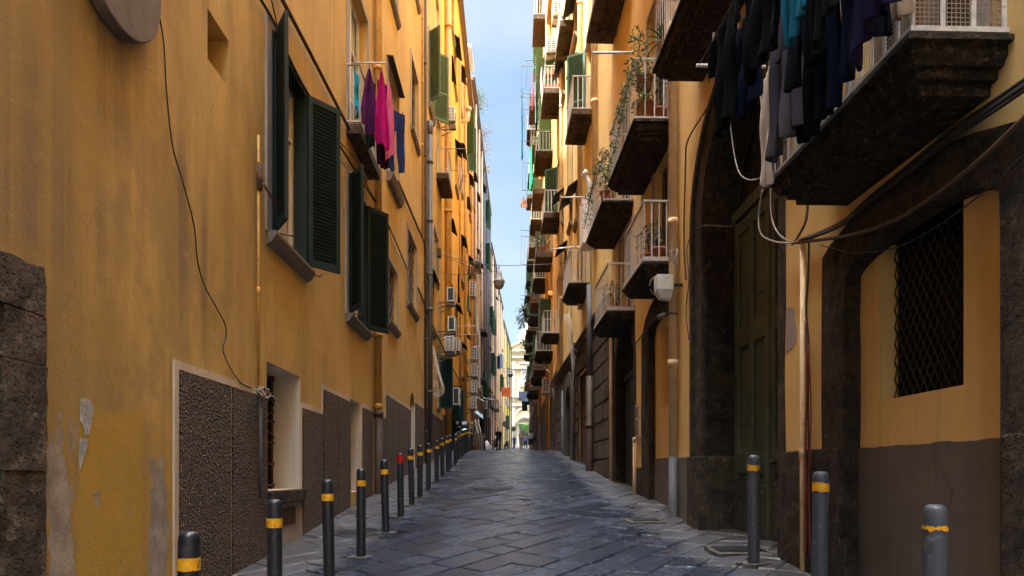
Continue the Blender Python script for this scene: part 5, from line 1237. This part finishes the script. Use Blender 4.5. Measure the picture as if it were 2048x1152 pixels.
    t=thing('wall_lamp','small grey wall lamp on the cream drainpipe under the floodlight','lamp',FR.P(10.1,.2,4.05)); b=MB(FR.P); b.tube([(10.1,.05,4.1),(10.1,.2,4.12),(10.1,.3,4.06)],.014,6); b.build('arm',M['iron'],t); b=MB(FR.P); b.tube([(10.1,.24,4.09),(10.1,.36,4.04)],.04,8); b.build('head',M['pipegrey'],t)
    # street lamps on span wires
    for i,(x,y0,Y,lab,zl,zr) in enumerate([(998,533,25,'bell shaped grey street lamp hung over the street against the sky',10.1,9.75),(1021,738,68,'far smaller street lamp hung over the street before the church',13.6,13.)]):
        c=W3(x,y0,Y); t=thing('street_lamp',lab,'street lamp',tuple(c)); r=.22 if i==0 else .3
        b=MB(); b.tube([c+Vector((0,0,.05)),c+Vector((0,0,-.12))],.02,6); b.build('hanger',M['iron'],t)
        b=MB(); b.lathe([(r*.1,-.10),(r*.35,-.16),(r*.55,-.30),(r*.6,-.42),(r*.95,-.52),(r*1.05,-.60),(r*1.0,-.62)],tuple(c),18); b.build('shade',M['lampgrey'],t)
        b=MB(); b.lathe([(r*.97,-.62),(r*.9,-.72),(r*.6,-.84),(.001,-.9)],tuple(c),18); b.build('bowl',M['lampgrey'],t)
        L=FL.P(Y,.1,zl) if i==0 else (-2.6,Y,zl); Rr=FR.P(Y,0,zr) if i==0 else (2.0,Y,zr)
        wire([L,c+Vector((-1,0,.14)),c+Vector((0,0,.05)),c+Vector((1,0,.05)),Rr],.012,['span wire carrying the bell shaped street lamp','span wire carrying the far street lamp'][i])
    wire([FL.P(23.6,.1,9.0),FL.P(25,.9,9.3),(-.5,25.3,9.55)],.008,'thin supply wire running to the bell shaped lamp')
    t=thing('junction_box','rusty junction box on the left wall where the lamp wire starts','junction box',FL.P(24.9,.1,10.1)); b=MB(FL.P); b.box(24.75,25.05,.02,.18,9.95,10.25); b.build('housing',M['rust'],t,bevel=.01)
    # bulging iron basket in front of a low window at left
    t=thing('window_basket','white wrought iron bulging window basket behind the grey drainpipe','iron basket',FL.P(23.3,.1,4.)); b=MB(FL.P)
    prof=[(.02,6.3),(.08,6.0),(.18,5.5),(.31,5.05),(.38,4.8),(.33,4.58),(.18,4.5),(.02,4.5)]
    for k in range(8):
        u=22.9+k*.17; b.tube(catmull([(u,n,z) for n,z in prof],3),.012,5,world=False) if False else b.tube([tuple(p) for p in catmull([(u,n,z) for n,z in prof],3)],.012,5)
    for n,z in prof[1:7]: b.tube([(22.9,n,z),(24.09,n,z)],.010,5)
    for s in range(3):
        c=(22.88,.19-.05*s,4.78+s*.36); sp=[]
        for q in range(22): th=q*.45; r=.012+.0068*q*(1-.25*s); sp.append((c[0],c[1]+r*math.cos(th),c[2]+r*math.sin(th)))
        b.tube(sp,.014,5)
    b.build('cage',M['rail'],t)

# ---------------------------------------------------------------- people
def person(label, x,y, h=1.72, face=0., shirt='navy', legs='jean', shorts=False, walk=0., arms=(0,0), skirt=False, bag=False, hair='hair', longhair=False):
    """continuous skinned figure; garments are colour regions of the one body mesh, hair a child"""
    z=ground(x,y)+.0; k=h/1.72
    J={}; sw=.16*walk
    J['pel']=(0,0,.93); J['waist']=(0,0,1.08); J['chest']=(0,.01,1.28); J['neck']=(0,0,1.45); J['jaw']=(0,-.015,1.53); J['head']=(0,-.01,1.62); J['top']=(0,0,1.70)
    for s,n in ((-1,'l'),(1,'r')):
        f=sw*s
        J['hip'+n]=(.095*s,0,.90); J['knee'+n]=(.10*s,-.03-f*.7,.49); J['ank'+n]=(.10*s,.02-f*1.2+(.06 if f<0 else 0),.085+(.03 if f<0 else 0)); J['toe'+n]=(.115*s,-.15-f*1.2+(.06 if f<0 else 0),.03)
        J['sho'+n]=(.185*s,0,1.41); a=arms[0 if s<0 else 1]
        J['elb'+n]=(.235*s,.02+f*.8-.05*a,1.14+.02*a); J['wri'+n]=(.245*s-.10*s*a,-.04+f*1.4-.22*a,.90+.17*a); J['han'+n]=(.24*s-.13*s*a,-.07+f*1.5-.28*a,.80+.26*a)
    E=[('pel','waist'),('waist','chest'),('chest','neck'),('neck','jaw'),('jaw','head'),('head','top')]
    for n in 'lr': E+=[('pel','hip'+n),('hip'+n,'knee'+n),('knee'+n,'ank'+n),('ank'+n,'toe'+n),('chest','sho'+n),('sho'+n,'elb'+n),('elb'+n,'wri'+n),('wri'+n,'han'+n)]
    rad_={'pel':(.145,.115),'waist':(.135,.105),'chest':(.165,.115),'neck':(.058,.06),'jaw':(.062,.07),'head':(.078,.095),'top':(.05,.06)}
    for n in 'lr': rad_.update({'hip'+n:(.092,.095),'knee'+n:(.058,.06),'ank'+n:(.042,.046),'toe'+n:(.042,.03),'sho'+n:(.06,.058),'elb'+n:(.045,.045),'wri'+n:(.032,.03),'han'+n:(.04,.026)})
    if shorts:
        for n in 'lr': rad_['knee'+n]=(.07,.075)
    names=list(J); me=bpy.data.meshes.new('body'); me.from_pydata([tuple(c*k for c in J[n]) for n in names],[(names.index(a),names.index(b)) for a,b in E],[])
    o=bpy.data.objects.new('body_rig',me); C.objects.link(o); m=o.modifiers.new('skin','SKIN'); me.skin_vertices.new() if not me.skin_vertices else None
    for i,n in enumerate(names): me.skin_vertices[0].data[i].radius=tuple(r*k*1.22 for r in rad_[n]); me.skin_vertices[0].data[i].use_root=(n=='pel')
    sb=o.modifiers.new('sub','SUBSURF'); sb.levels=sb.render_levels=2
    dg=bpy.context.evaluated_depsgraph_get(); ev=o.evaluated_get(dg); me2=bpy.data.meshes.new_from_object(ev); bpy.data.objects.remove(o)
    for mm in (M['skin'],PK[shirt],PK[legs],M['rubber']): me2.materials.append(mm)
    for p in me2.polygons:
        c=p.center/k; mi=0; p.use_smooth=True
        if c.z<.07: mi=3
        elif c.z<.97 and abs(c.x)<.20: mi=2 if (not shorts or c.z>.50) else 0
        elif c.z<1.47 and c.z>.93 and (abs(c.x)<.2 or c.z>1.16): mi=1 if (c.z<1.45) else 0
        p.material_index=mi
    t=bpy.data.objects.new('person',me2); C.objects.link(t); t.location=(x,y,z); t.rotation_euler=(0,0,face); tag(t,label,'person')
    b=MB(); b.sphere((0,.012*k,1.645*k),.088*k,.105*k,.085*k,14,8)
    hb=[]
    def child(mb,name,mat):
        q=mb.build(name,mat,None,org=(0,0,0)); q.parent=t; return q
    b.v=[(vx,vy+(.02*k if vz<1.64*k else 0),max(vz,1.60*k if vy<-.03*k else 1.5*k)) for vx,vy,vz in b.v]
    if longhair: b.lathe([(.085*k,1.62*k),(.09*k,1.5*k),(.06*k,1.42*k)],(0,.035*k,0),10)
    child(b,'hair',M[hair])
    b=MB(); b.add([(-.012*k,-.105*k,1.60*k),(.012*k,-.105*k,1.60*k),(0,-.125*k,1.60*k),(0,-.10*k,1.64*k)],[(0,1,2),(0,2,3),(1,2,3),(0,1,3)]); child(b,'nose',M['skin'])
    for s,n in ((-1,'l'),(1,'r')):
        b=MB(); w=Vector(J['wri'+n]); hd=Vector(J['han'+n]); d=(hd-w).normalized(); side=Vector((0,1,0))-d*d.y; side.normalize()
        for i in range(4): st=hd+side*(-.03+.02*i); b.tube([tuple(q*k) for q in (st,st+d*(.05-.008*abs(i-1.5))+Vector((-.008*s,0,0)),st+d*(.085-.01*abs(i-1.5))+Vector((-.025*s,0,0)))],[.009*k,.0085*k,.007*k],6)
        st=w+d*.04-side*.035; b.tube([tuple(q*k) for q in (st,st-side*.03+d*.03,st-side*.035+d*.06)],[.011*k,.010*k,.008*k],6); child(b,'hand_fingers',M['skin'])
    if skirt: b=MB(); b.lathe([(.15*k,1.0*k),(.19*k,.75*k),(.22*k,.55*k)],(0,0,0),16); child(b,'skirt',PK[legs])
    if bag:
        bg=thing('shoulder_bag','dark shoulder bag carried by the woman at the right house corner','bag',(x,y,z)); b=MB(); bx=-.30; ca,sa=math.cos(face),math.sin(face)
        b.T=lambda px,py,pz:(x+px*ca-py*sa,y+px*sa+py*ca,z+pz); b.box(bx-.06,bx+.06,-.16,.16,.82*k,1.15*k); b.build('bag_body',PK['dgreen'],bg,bevel=.03)
        b2=MB(b.T); b2.tube([(bx,-.12,1.15*k),(-.12,0,1.46*k),(bx,.12,1.15*k)],.012,5); b2.build('strap',PK['dgreen'],bg)
    return t
def people():
    global PK
    PK={'navy':cloth('person_black',(.012,.014,.018)),'jean':cloth('person_trousers',(.02,.022,.03)),'beige':cloth('person_beige',(.34,.25,.17)),'sand':cloth('person_sand',(.38,.31,.25)),'blue':cloth('person_blue',(.02,.06,.19)),'grey':cloth('person_grey',(.36,.35,.37)),'dgreen':cloth('person_bag',(.02,.04,.04)),'violet':cloth('person_violet',(.07,.09,.28))}
    person('man in black clothes walking along the left side far up the street',-1.06,50.8,1.78,.15,'navy','jean',walk=1)
    person('man in beige shirt and pale shorts standing in the middle of the far street',.77,55,1.74,.7,'beige','sand',shorts=True,arms=(.9,.9),hair='hairw')
    person('woman in grey top with bare legs at the right house corner',1.52,52.5,1.68,2.9,'grey','jean',shorts=True,bag=True,longhair=True)
    person('person in blue jacket walking away on the far left',.3,88,1.7,3.0,'blue','jean',walk=.7)
    person('distant person in violet blue top by the church square',1.75,84,1.75,3.2,'violet','jean',walk=.5)

# ---------------------------------------------------------------- scooter, far street things, church
def scooter():
    x,y=-2.28,30.5; z=ground(x,y); a=rad(12); ca,sa=math.cos(a),math.sin(a)
    T=lambda px,py,pz:(x+px*ca-py*sa,y+px*sa+py*ca,z+pz+py*.09)     # front towards -y (the camera)
    t=thing('scooter','white motor scooter parked behind the left bollards with its screen up','scooter',(x,y,z))
    W=plain('scooter_white',(.62,.62,.62),.25,0,.05,5); 
    for yy in (-.65,.65):
        b=MB(T); b.tube([(0,yy+.21*math.cos(q*.3142),.26+.21*math.sin(q*.3142)) for q in range(21)],.055,8,caps=False); wh=b.build('wheel',M['rubber'],t)
        b=MB(T); b.tube([(-.04,yy,.26),(.04,yy,.26)],.15,14); b.build('rim',M['alu'],wh)
    b=MB(T)
    def loft(secs):
        n=12; pts=[]
        for (yy,zc,rx,rz) in secs:
            for k in range(n): q=6.2832*k/n; pts.append((rx*math.cos(q),yy,zc+rz*math.sin(q)))
        b.add(pts,[(i*n+k,i*n+(k+1)%n,(i+1)*n+(k+1)%n,(i+1)*n+k) for i in range(len(secs)-1) for k in range(n)]+[list(range(n)),list(range((len(secs)-1)*n,len(secs)*n))],0,True)
    loft([(-.74,.44,.06,.04),(-.66,.52,.10,.06),(-.5,.56,.10,.05)])
    loft([(-.62,.72,.12,.14),(-.52,.74,.22,.34),(-.42,.72,.22,.36),(-.36,.70,.16,.34)])
    loft([(.0,.55,.12,.14),(.25,.60,.17,.18),(.6,.68,.16,.16),(.92,.74,.08,.07)])
    b.box(-.15,.15,-.42,.12,.30,.36); b.build('fairing',W,t)
    b=MB(T); b.box(-.14,.14,.0,.78,.80,.9); b.build('seat',M['rubber'],t,bevel=.04)
    b=MB(T); b.tube([(-.36,-.36,1.10),(-.18,-.42,1.12),(0,-.44,1.08),(.18,-.42,1.12),(.36,-.36,1.10)],.022,7); b.tube([(0,-.44,1.08),(0,-.6,.3)],.03,7); b.build('handlebar',M['alu'],t)
    for s in (-1,1):
        b=MB(T); b.tube([(s*.3,-.38,1.1),(s*.34,-.42,1.28)],.009,5); b.tube([(s*.34,-.40,1.33),(s*.34,-.43,1.33)],.07,10); b.build('mirror',M['alu'],t)
    b=MB(T); b.tube([(0,-.60,.92),(0,-.64,.92)],.09,14); b.build('headlight',M['glassb'],t)
    b=MB(T); pts=[(u,-.52+.25*u*u+(zz-1.05)*.3,zz) for zz in (1.05,1.22,1.38) for u in (-.2,-.08,.08,.2)]; b.add(pts,[(r*4+c,r*4+c+1,(r+1)*4+c+1,(r+1)*4+c) for r in range(2) for c in range(3)],0,True); b.build('windscreen',M['bollard'],t,solid=.006)
    # dark motorbike parked beyond
    x2,y2=-2.45,33.; z2=ground(x2,y2); T2=lambda px,py,pz:(x2+px,y2+py,z2+pz+py*.09)
    t=thing('motorbike','dark motorbike parked just beyond the white scooter','motorbike',(x2,y2,z2))
    for yy in (-.68,.68):
        b=MB(T2); b.tube([(0,yy+.26*math.cos(q*.3142),.31+.26*math.sin(q*.3142)) for q in range(21)],.05,8,caps=False); b.build('wheel',M['rubber'],t)
    b=MB(T2); b.box(-.13,.13,-.35,.15,.62,.88); b.box(-.1,.1,-.3,.3,.3,.6); b.build('tank',M['bollard'],t,bevel=.05)
    b=MB(T2); b.box(-.12,.12,.15,.8,.74,.84); b.build('seat',M['rubber'],t,bevel=.03)
    b=MB(T2); b.tube([(-.38,-.4,1.1),(0,-.5,1.05),(.38,-.4,1.1)],.02,6); b.tube([(0,-.5,1.05),(0,-.68,.31)],.03,6); b.build('handlebar',M['alu'],t)
def far_bikes():
    src=bpy.data.objects['motorbike']; src['group']='dark motorbikes parked on the left'
    for x,y,r,l in ((-1.45,57.,.35,'dark motorbike parked far up the left side past the man in black'),(-.55,70.,-.3,'farthest dark motorbike, near the pole of the second round sign')):
        c=copy_tree(src); c.location=(x,y,ground(x,y)); c.rotation_euler=(0,0,r); c['label']=l
def street_things():
    t=thing('street_sign','round sign seen from behind on a pole, nearer of two on the left','sign',tuple(W3(1012,900,62)))
    for i,(x,y,Y,lab) in enumerate([(1012,848,62,None),(1028,858,75,'round sign seen from behind on a pole, farther of two on the left')]):
        if i: t=thing('street_sign',lab,'sign',tuple(W3(x,900,Y)))
        c=W3(x,y,Y); gz=ground(c.x,Y); b=MB(); b.tube([(c.x,Y+.05,gz-.1),(c.x,Y+.05,c.z+.5)],.035,8); b.build('pole',M['pipegrey'],t)
        b=MB(); b.tube([(c.x-.05,Y,c.z),(c.x-.05,Y-.02,c.z)],.30 if i==0 else .28,24); b.build('sign_face',M['railgrey'],t)
    far_bikes()
    # leaning planks, white bag, awning, notice box
    for i,(x,l) in enumerate([(958,'left of two grey planks leaning on the brown wall'),(964,'right of two grey planks leaning on the brown wall')]):
        p=W3(x,900,40.5); gz=ground(p.x,40.5); b=MB(); b.tube([(p.x+.15,40.4,gz),(p.x-.25,40.6,gz+1.9)],.05,4); o=b.build('plank',M['jamb'],None,org=(p.x,40.5,gz)); tag(o,l,'plank')
    p=W3(971,890,41); gz=ground(p.x,41); b=MB(); b.lathe([(.17,0),(.22,.2),(.15,.45),(.05,.6)],(p.x+.1,40.6,gz),10); o=b.build('rubbish_bag',M['white'],None,org=(p.x,41,gz)); tag(o,'white rubbish bag at the foot of the planks','bag')
    t=thing('awning','pale blue plastic awning sheet over a doorway on the left','awning',tuple(W3(955,828,44))); a=W3(946,826,44); c=W3(965,832,44); b=MB()
    pts=[]
    for j in range(5):
        for i in range(7): q=i/6; r=j/4; p=a.lerp(c,q)+Vector((r*.1,-r*.8,-.35*r*r+.08*math.sin(q*7)))+Vector((0,0,.25*math.sin(3.14*q))); pts.append(p)
    b.add(pts,[(j*7+i,j*7+i+1,(j+1)*7+i+1,(j+1)*7+i) for j in range(4) for i in range(6)],0,True); b.build('sheet',M['bluesheet'],t,solid=.012)
    b=MB()
    for q in (a,c): b.tube([q,q+Vector((.1,-.8,-.35))],.015,5)
    b.build('rod',M['iron'],t)
    b=MB(FL3.P); b.box(58.2,59.2,.03,.16,6.2,7.1); o=b.build('notice_board',M['white'],None,org=FL3.P(58.7,.1,6.6)); tag(o,'small pale notice board on the brown house','notice board')
    for i,(x0,y0,x1,y1,lab) in enumerate([(945,788,968,803,'white pole slanting down from the brown house'),(967,796,990,800,'white pole reaching level from the brown house')]): wire([W3(x0,y0,52),W3(x1,y1,50)],.05,lab,'white','pole','washing_pole',False)
    # manhole and drains
    drain(1.99,9.75,.46,.26,'iron drain grate in a pale cement patch before the cream drainpipe',.1)
    drain(2.42,6.95,.55,.30,'larger iron drain grate behind the first grey bollard',.05)
    drain(-.43,14.2,.75,.4,'worn rectangular access cover in the middle of the street',.0,'access_cover')
    x,y=-2.15,8.9; z=ground(x,y)+.012; t=thing('manhole_cover','round iron manhole cover on the left pavement','manhole cover',(x,y,z)); b=MB(lambda px,py,pz:(x+px,y+py,z+pz+py*.0923)); b.lathe([(.34,-.06),(.34,.006),(.30,.012),(.30,.004),(.001,.004)],(0,0,0),28); b.build('cover',M['castiron'],t)
    b=MB(lambda px,py,pz:(x+px,y+py,z+pz+py*.0923))
    for i in range(5): b.box(-.2,.2,-.2+i*.09,-.17+i*.09,.004,.010)
    b.build('tread',M['castiron'],t)
def church():
    Y0=125.; cx=2.6; gz=ground(cx,Y0); t=thing('church','pale yellow church with white pilasters and pediment closing the street','church',(cx,Y0,gz))
    Z=lambda py: EYE+(HY-py)/FPX*Y0
    T=lambda a,d,z:(cx+a,Y0-d,z)
    b=MB(T); b.box(-3.6,3.6,-14,0,gz-2,Z(702)); b.box(-9,-3.6,-12,-1.,gz-2,Z(760)); b.box(3.6,9,-12,-1.,gz-2,Z(760)); b.build('wall',M['churchy'],t)
    for s in (-1,1):
        for a in (3.05,2.05):
            b=MB(T); a0,a1=sorted((s*a,s*(a+.55))); b.box(a0,a1,0,.22,gz,Z(795)); b.box(a0-.06,a1+.06,.0,.3,gz,gz+.8); b.box(a0,a1,0,.22,Z(788),Z(722)); b.box(a0-.07,a1+.07,0,.3,Z(730),Z(724)); b.box(a0-.07,a1+.07,0,.3,Z(803),Z(797)); b.build('pilaster',M['churchw'],t)
    b=MB(T); b.box(-3.7,3.7,.0,.45,Z(795),Z(791)); b.box(-3.65,3.65,0,.3,Z(812),Z(808)); b.box(-3.7,3.7,0,.4,Z(738),Z(735)); b.box(-3.75,3.75,0,.5,Z(716),Z(713)); b.box(-3.8,3.8,0,.6,Z(702)-.12,Z(702)+.12); b.build('cornice',M['churchw'],t)
    b=MB(T); top=Z(680); e=Z(702)+.12; b.prism([(-3.8,e),(3.8,e),(0,top)],-.4,.12,0); b.build('pediment',M['churchy'],t)
    b=MB(T); 
    for s in (-1,1): b.prism([(s*4.05,e-.05),(s*4.05,e+.3),(0,top+.35),(0,top-.0)],-.4,.6,0)
    b.build('pediment_cornice',M['churchw'],t)
    b=MB(T); b.box(-.95,.95,.0,.25,Z(770),Z(730)); b.box(-1.2,1.2,0,.4,Z(728),Z(725)); b.box(-1.15,1.15,0,.35,Z(773),Z(770)); w=b.build('window',M['churchw'],t)
    b=MB(T); b.box(-.62,.62,.25,.27,Z(768),Z(734)); b.build('pane',M['glassb'],w)
    b=MB(T)
    for z in (Z(757),Z(745)): b.box(-.62,.62,.27,.32,z-.05,z+.05)
    b.box(-.04,.04,.27,.32,Z(768),Z(734)); b.build('glazing_bar',M['wood'],w)
    # portal: big blind arch, segmental pediment, dark door
    b=MB(T); zc=Z(838); ring(b,arc(0,zc,2.35,0,180,20),arc(0,zc,2.0,0,180,20),0,.2); b.build('blind_arch',M['churchw'],t)
    b=MB(T); zs=Z(845); ring(b,arc(0,zs-.9,2.05,26,154,14),arc(0,zs-.9,1.75,26,154,14),0,.7); b.box(-1.85,1.85,0,.6,zs-.35,zs-.05); b.box(-1.7,-1.2,0,.35,gz,zs-.35); b.box(1.2,1.7,0,.35,gz,zs-.35); p=b.build('portal',M['churchw'],t)
    b=MB(T); b.box(-1.2,1.2,0,.1,gz,zs-.36); b.build('door',M['doordark'],t)
    # drum, dome and lantern behind the pediment
    b=MB(); c=(cx+.6,Y0+7,Z(690)-2.5); b.lathe([(1.9,0),(1.9,3.),(2.5,3.2),(2.5,3.5),(1.8,3.6),(1.75,5.2),(2.15,5.4),(2.15,5.6),(1.7,5.8),(1.4,6.6),(.8,7.3),(.45,7.5),(.45,8.3),(.001,8.8)],c,24); b.build('bell_tower',M['churchw'],t)
    b=MB(T); b.box(-2.2,2.2,.3,2.0,gz-.4,gz+.15); b.box(-2.0,2.,.3,1.6,gz+.15,gz+.3); b.build('steps',M['churchw'],t)
# ---------------------------------------------------------------- camera, light, render settings
def setup():
    sc=bpy.context.scene
    cam=bpy.data.cameras.new('camera'); co=bpy.data.objects.new('camera',cam); C.objects.link(co); sc.camera=co
    co.location=(0,0,EYE); co.rotation_euler=(rad(90),0,0); cam.sensor_width=36; cam.lens=FPX/2048*36
    cam.shift_y=(HY-576)/2048; cam.clip_start=.05; cam.clip_end=4000
    w=bpy.data.worlds.new('World'); sc.world=w; w.use_nodes=True; nt=w.node_tree; nt.nodes.clear()
    out=nt.nodes.new('ShaderNodeOutputWorld'); bg=nt.nodes.new('ShaderNodeBackground'); sk=nt.nodes.new('ShaderNodeTexSky')
    sk.sky_type='NISHITA'; sk.sun_disc=False; sk.sun_elevation=rad(SUN_EL); sk.sun_rotation=rad(SUN_AZ); sk.air_density=1.0; sk.dust_density=1.2; sk.ozone_density=1.0
    # zenith brightness added above the view to fill the street; visible sky stays dim
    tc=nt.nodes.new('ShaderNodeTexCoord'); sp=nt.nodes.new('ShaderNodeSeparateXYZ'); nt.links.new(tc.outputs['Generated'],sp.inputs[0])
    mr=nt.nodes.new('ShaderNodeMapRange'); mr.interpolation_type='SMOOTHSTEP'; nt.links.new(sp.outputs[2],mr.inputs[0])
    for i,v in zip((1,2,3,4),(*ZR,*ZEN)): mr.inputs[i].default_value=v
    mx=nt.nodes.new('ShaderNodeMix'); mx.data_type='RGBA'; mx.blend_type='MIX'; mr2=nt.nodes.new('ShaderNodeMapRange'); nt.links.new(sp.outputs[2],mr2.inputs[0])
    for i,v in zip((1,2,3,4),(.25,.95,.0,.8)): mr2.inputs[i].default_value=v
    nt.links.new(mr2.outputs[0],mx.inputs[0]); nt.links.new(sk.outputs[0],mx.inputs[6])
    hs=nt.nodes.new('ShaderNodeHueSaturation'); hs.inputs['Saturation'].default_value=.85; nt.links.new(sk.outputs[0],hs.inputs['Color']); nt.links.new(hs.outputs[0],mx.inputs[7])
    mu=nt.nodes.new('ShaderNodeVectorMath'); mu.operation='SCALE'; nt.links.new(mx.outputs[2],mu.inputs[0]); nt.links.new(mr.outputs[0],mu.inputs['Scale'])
    m3=nt.nodes.new('ShaderNodeMapRange'); nt.links.new(sp.outputs[2],m3.inputs[0])
    for i,v in zip((1,2,3,4),(.1,.6,1.,1.5)): m3.inputs[i].default_value=v
    m4=nt.nodes.new('ShaderNodeVectorMath'); m4.operation='SCALE'; nt.links.new(mu.outputs[0],m4.inputs[0]); nt.links.new(m3.outputs[0],m4.inputs['Scale'])
    m5=nt.nodes.new('ShaderNodeVectorMath'); m5.operation='MULTIPLY'; m5.inputs[1].default_value=(1.07,1.08,.94); nt.links.new(m4.outputs[0],m5.inputs[0])
    nz=nt.nodes.new('ShaderNodeTexNoise'); nz.inputs['Scale'].default_value=2.2; nz.inputs['Detail'].default_value=5; mp=nt.nodes.new('ShaderNodeMapping'); mp.inputs['Scale'].default_value=(1,1,2.2)
    nt.links.new(tc.outputs['Generated'],mp.inputs['Vector']); nt.links.new(mp.outputs[0],nz.inputs['Vector'])
    mc=nt.nodes.new('ShaderNodeMapRange'); nt.links.new(nz.outputs[0],mc.inputs[0])
    for i,v in zip((1,2,3,4),(.42,.68,0,.55)): mc.inputs[i].default_value=v
    h2=nt.nodes.new('ShaderNodeHueSaturation'); h2.inputs['Saturation'].default_value=.25; h2.inputs['Value'].default_value=1.08; nt.links.new(m5.outputs[0],h2.inputs['Color'])
    m6=nt.nodes.new('ShaderNodeMix'); m6.data_type='RGBA'; nt.links.new(mc.outputs[0],m6.inputs[0]); nt.links.new(m5.outputs[0],m6.inputs[6]); nt.links.new(h2.outputs[0],m6.inputs[7])
    class _o: outputs=[m6.outputs[2]]
    mu=_o
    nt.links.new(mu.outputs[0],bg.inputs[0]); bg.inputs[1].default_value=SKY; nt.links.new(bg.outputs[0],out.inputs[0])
    s=bpy.data.lights.new('sun','SUN'); s.energy=SUN; s.angle=rad(.5); s.color=(1,.93,.82); so=bpy.data.objects.new('sun',s); C.objects.link(so)
    az=rad(SUN_AZ); el=rad(SUN_EL); d=Vector((math.sin(az)*math.cos(el),math.cos(az)*math.cos(el),math.sin(el)))
    so.rotation_euler=d.to_track_quat('Z','Y').to_euler(); so.location=(0,0,60)
    sc.view_settings.view_transform='Standard'; sc.view_settings.look='None'; sc.view_settings.gamma=1; sc.view_settings.exposure=EXPO
    sc.cycles.use_denoising=True; sc.cycles.max_bounces=12; sc.cycles.diffuse_bounces=10; sc.cycles.glossy_bounces=3; sc.cycles.sample_clamp_indirect=8
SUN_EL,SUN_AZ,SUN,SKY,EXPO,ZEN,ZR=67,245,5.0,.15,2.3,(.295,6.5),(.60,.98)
mats(); build_ground(); build_bollards(); left_near(); left_far(); right_near(); right_far()
laundry(); plants(); cables(); people(); scooter(); street_things(); church()
setup()
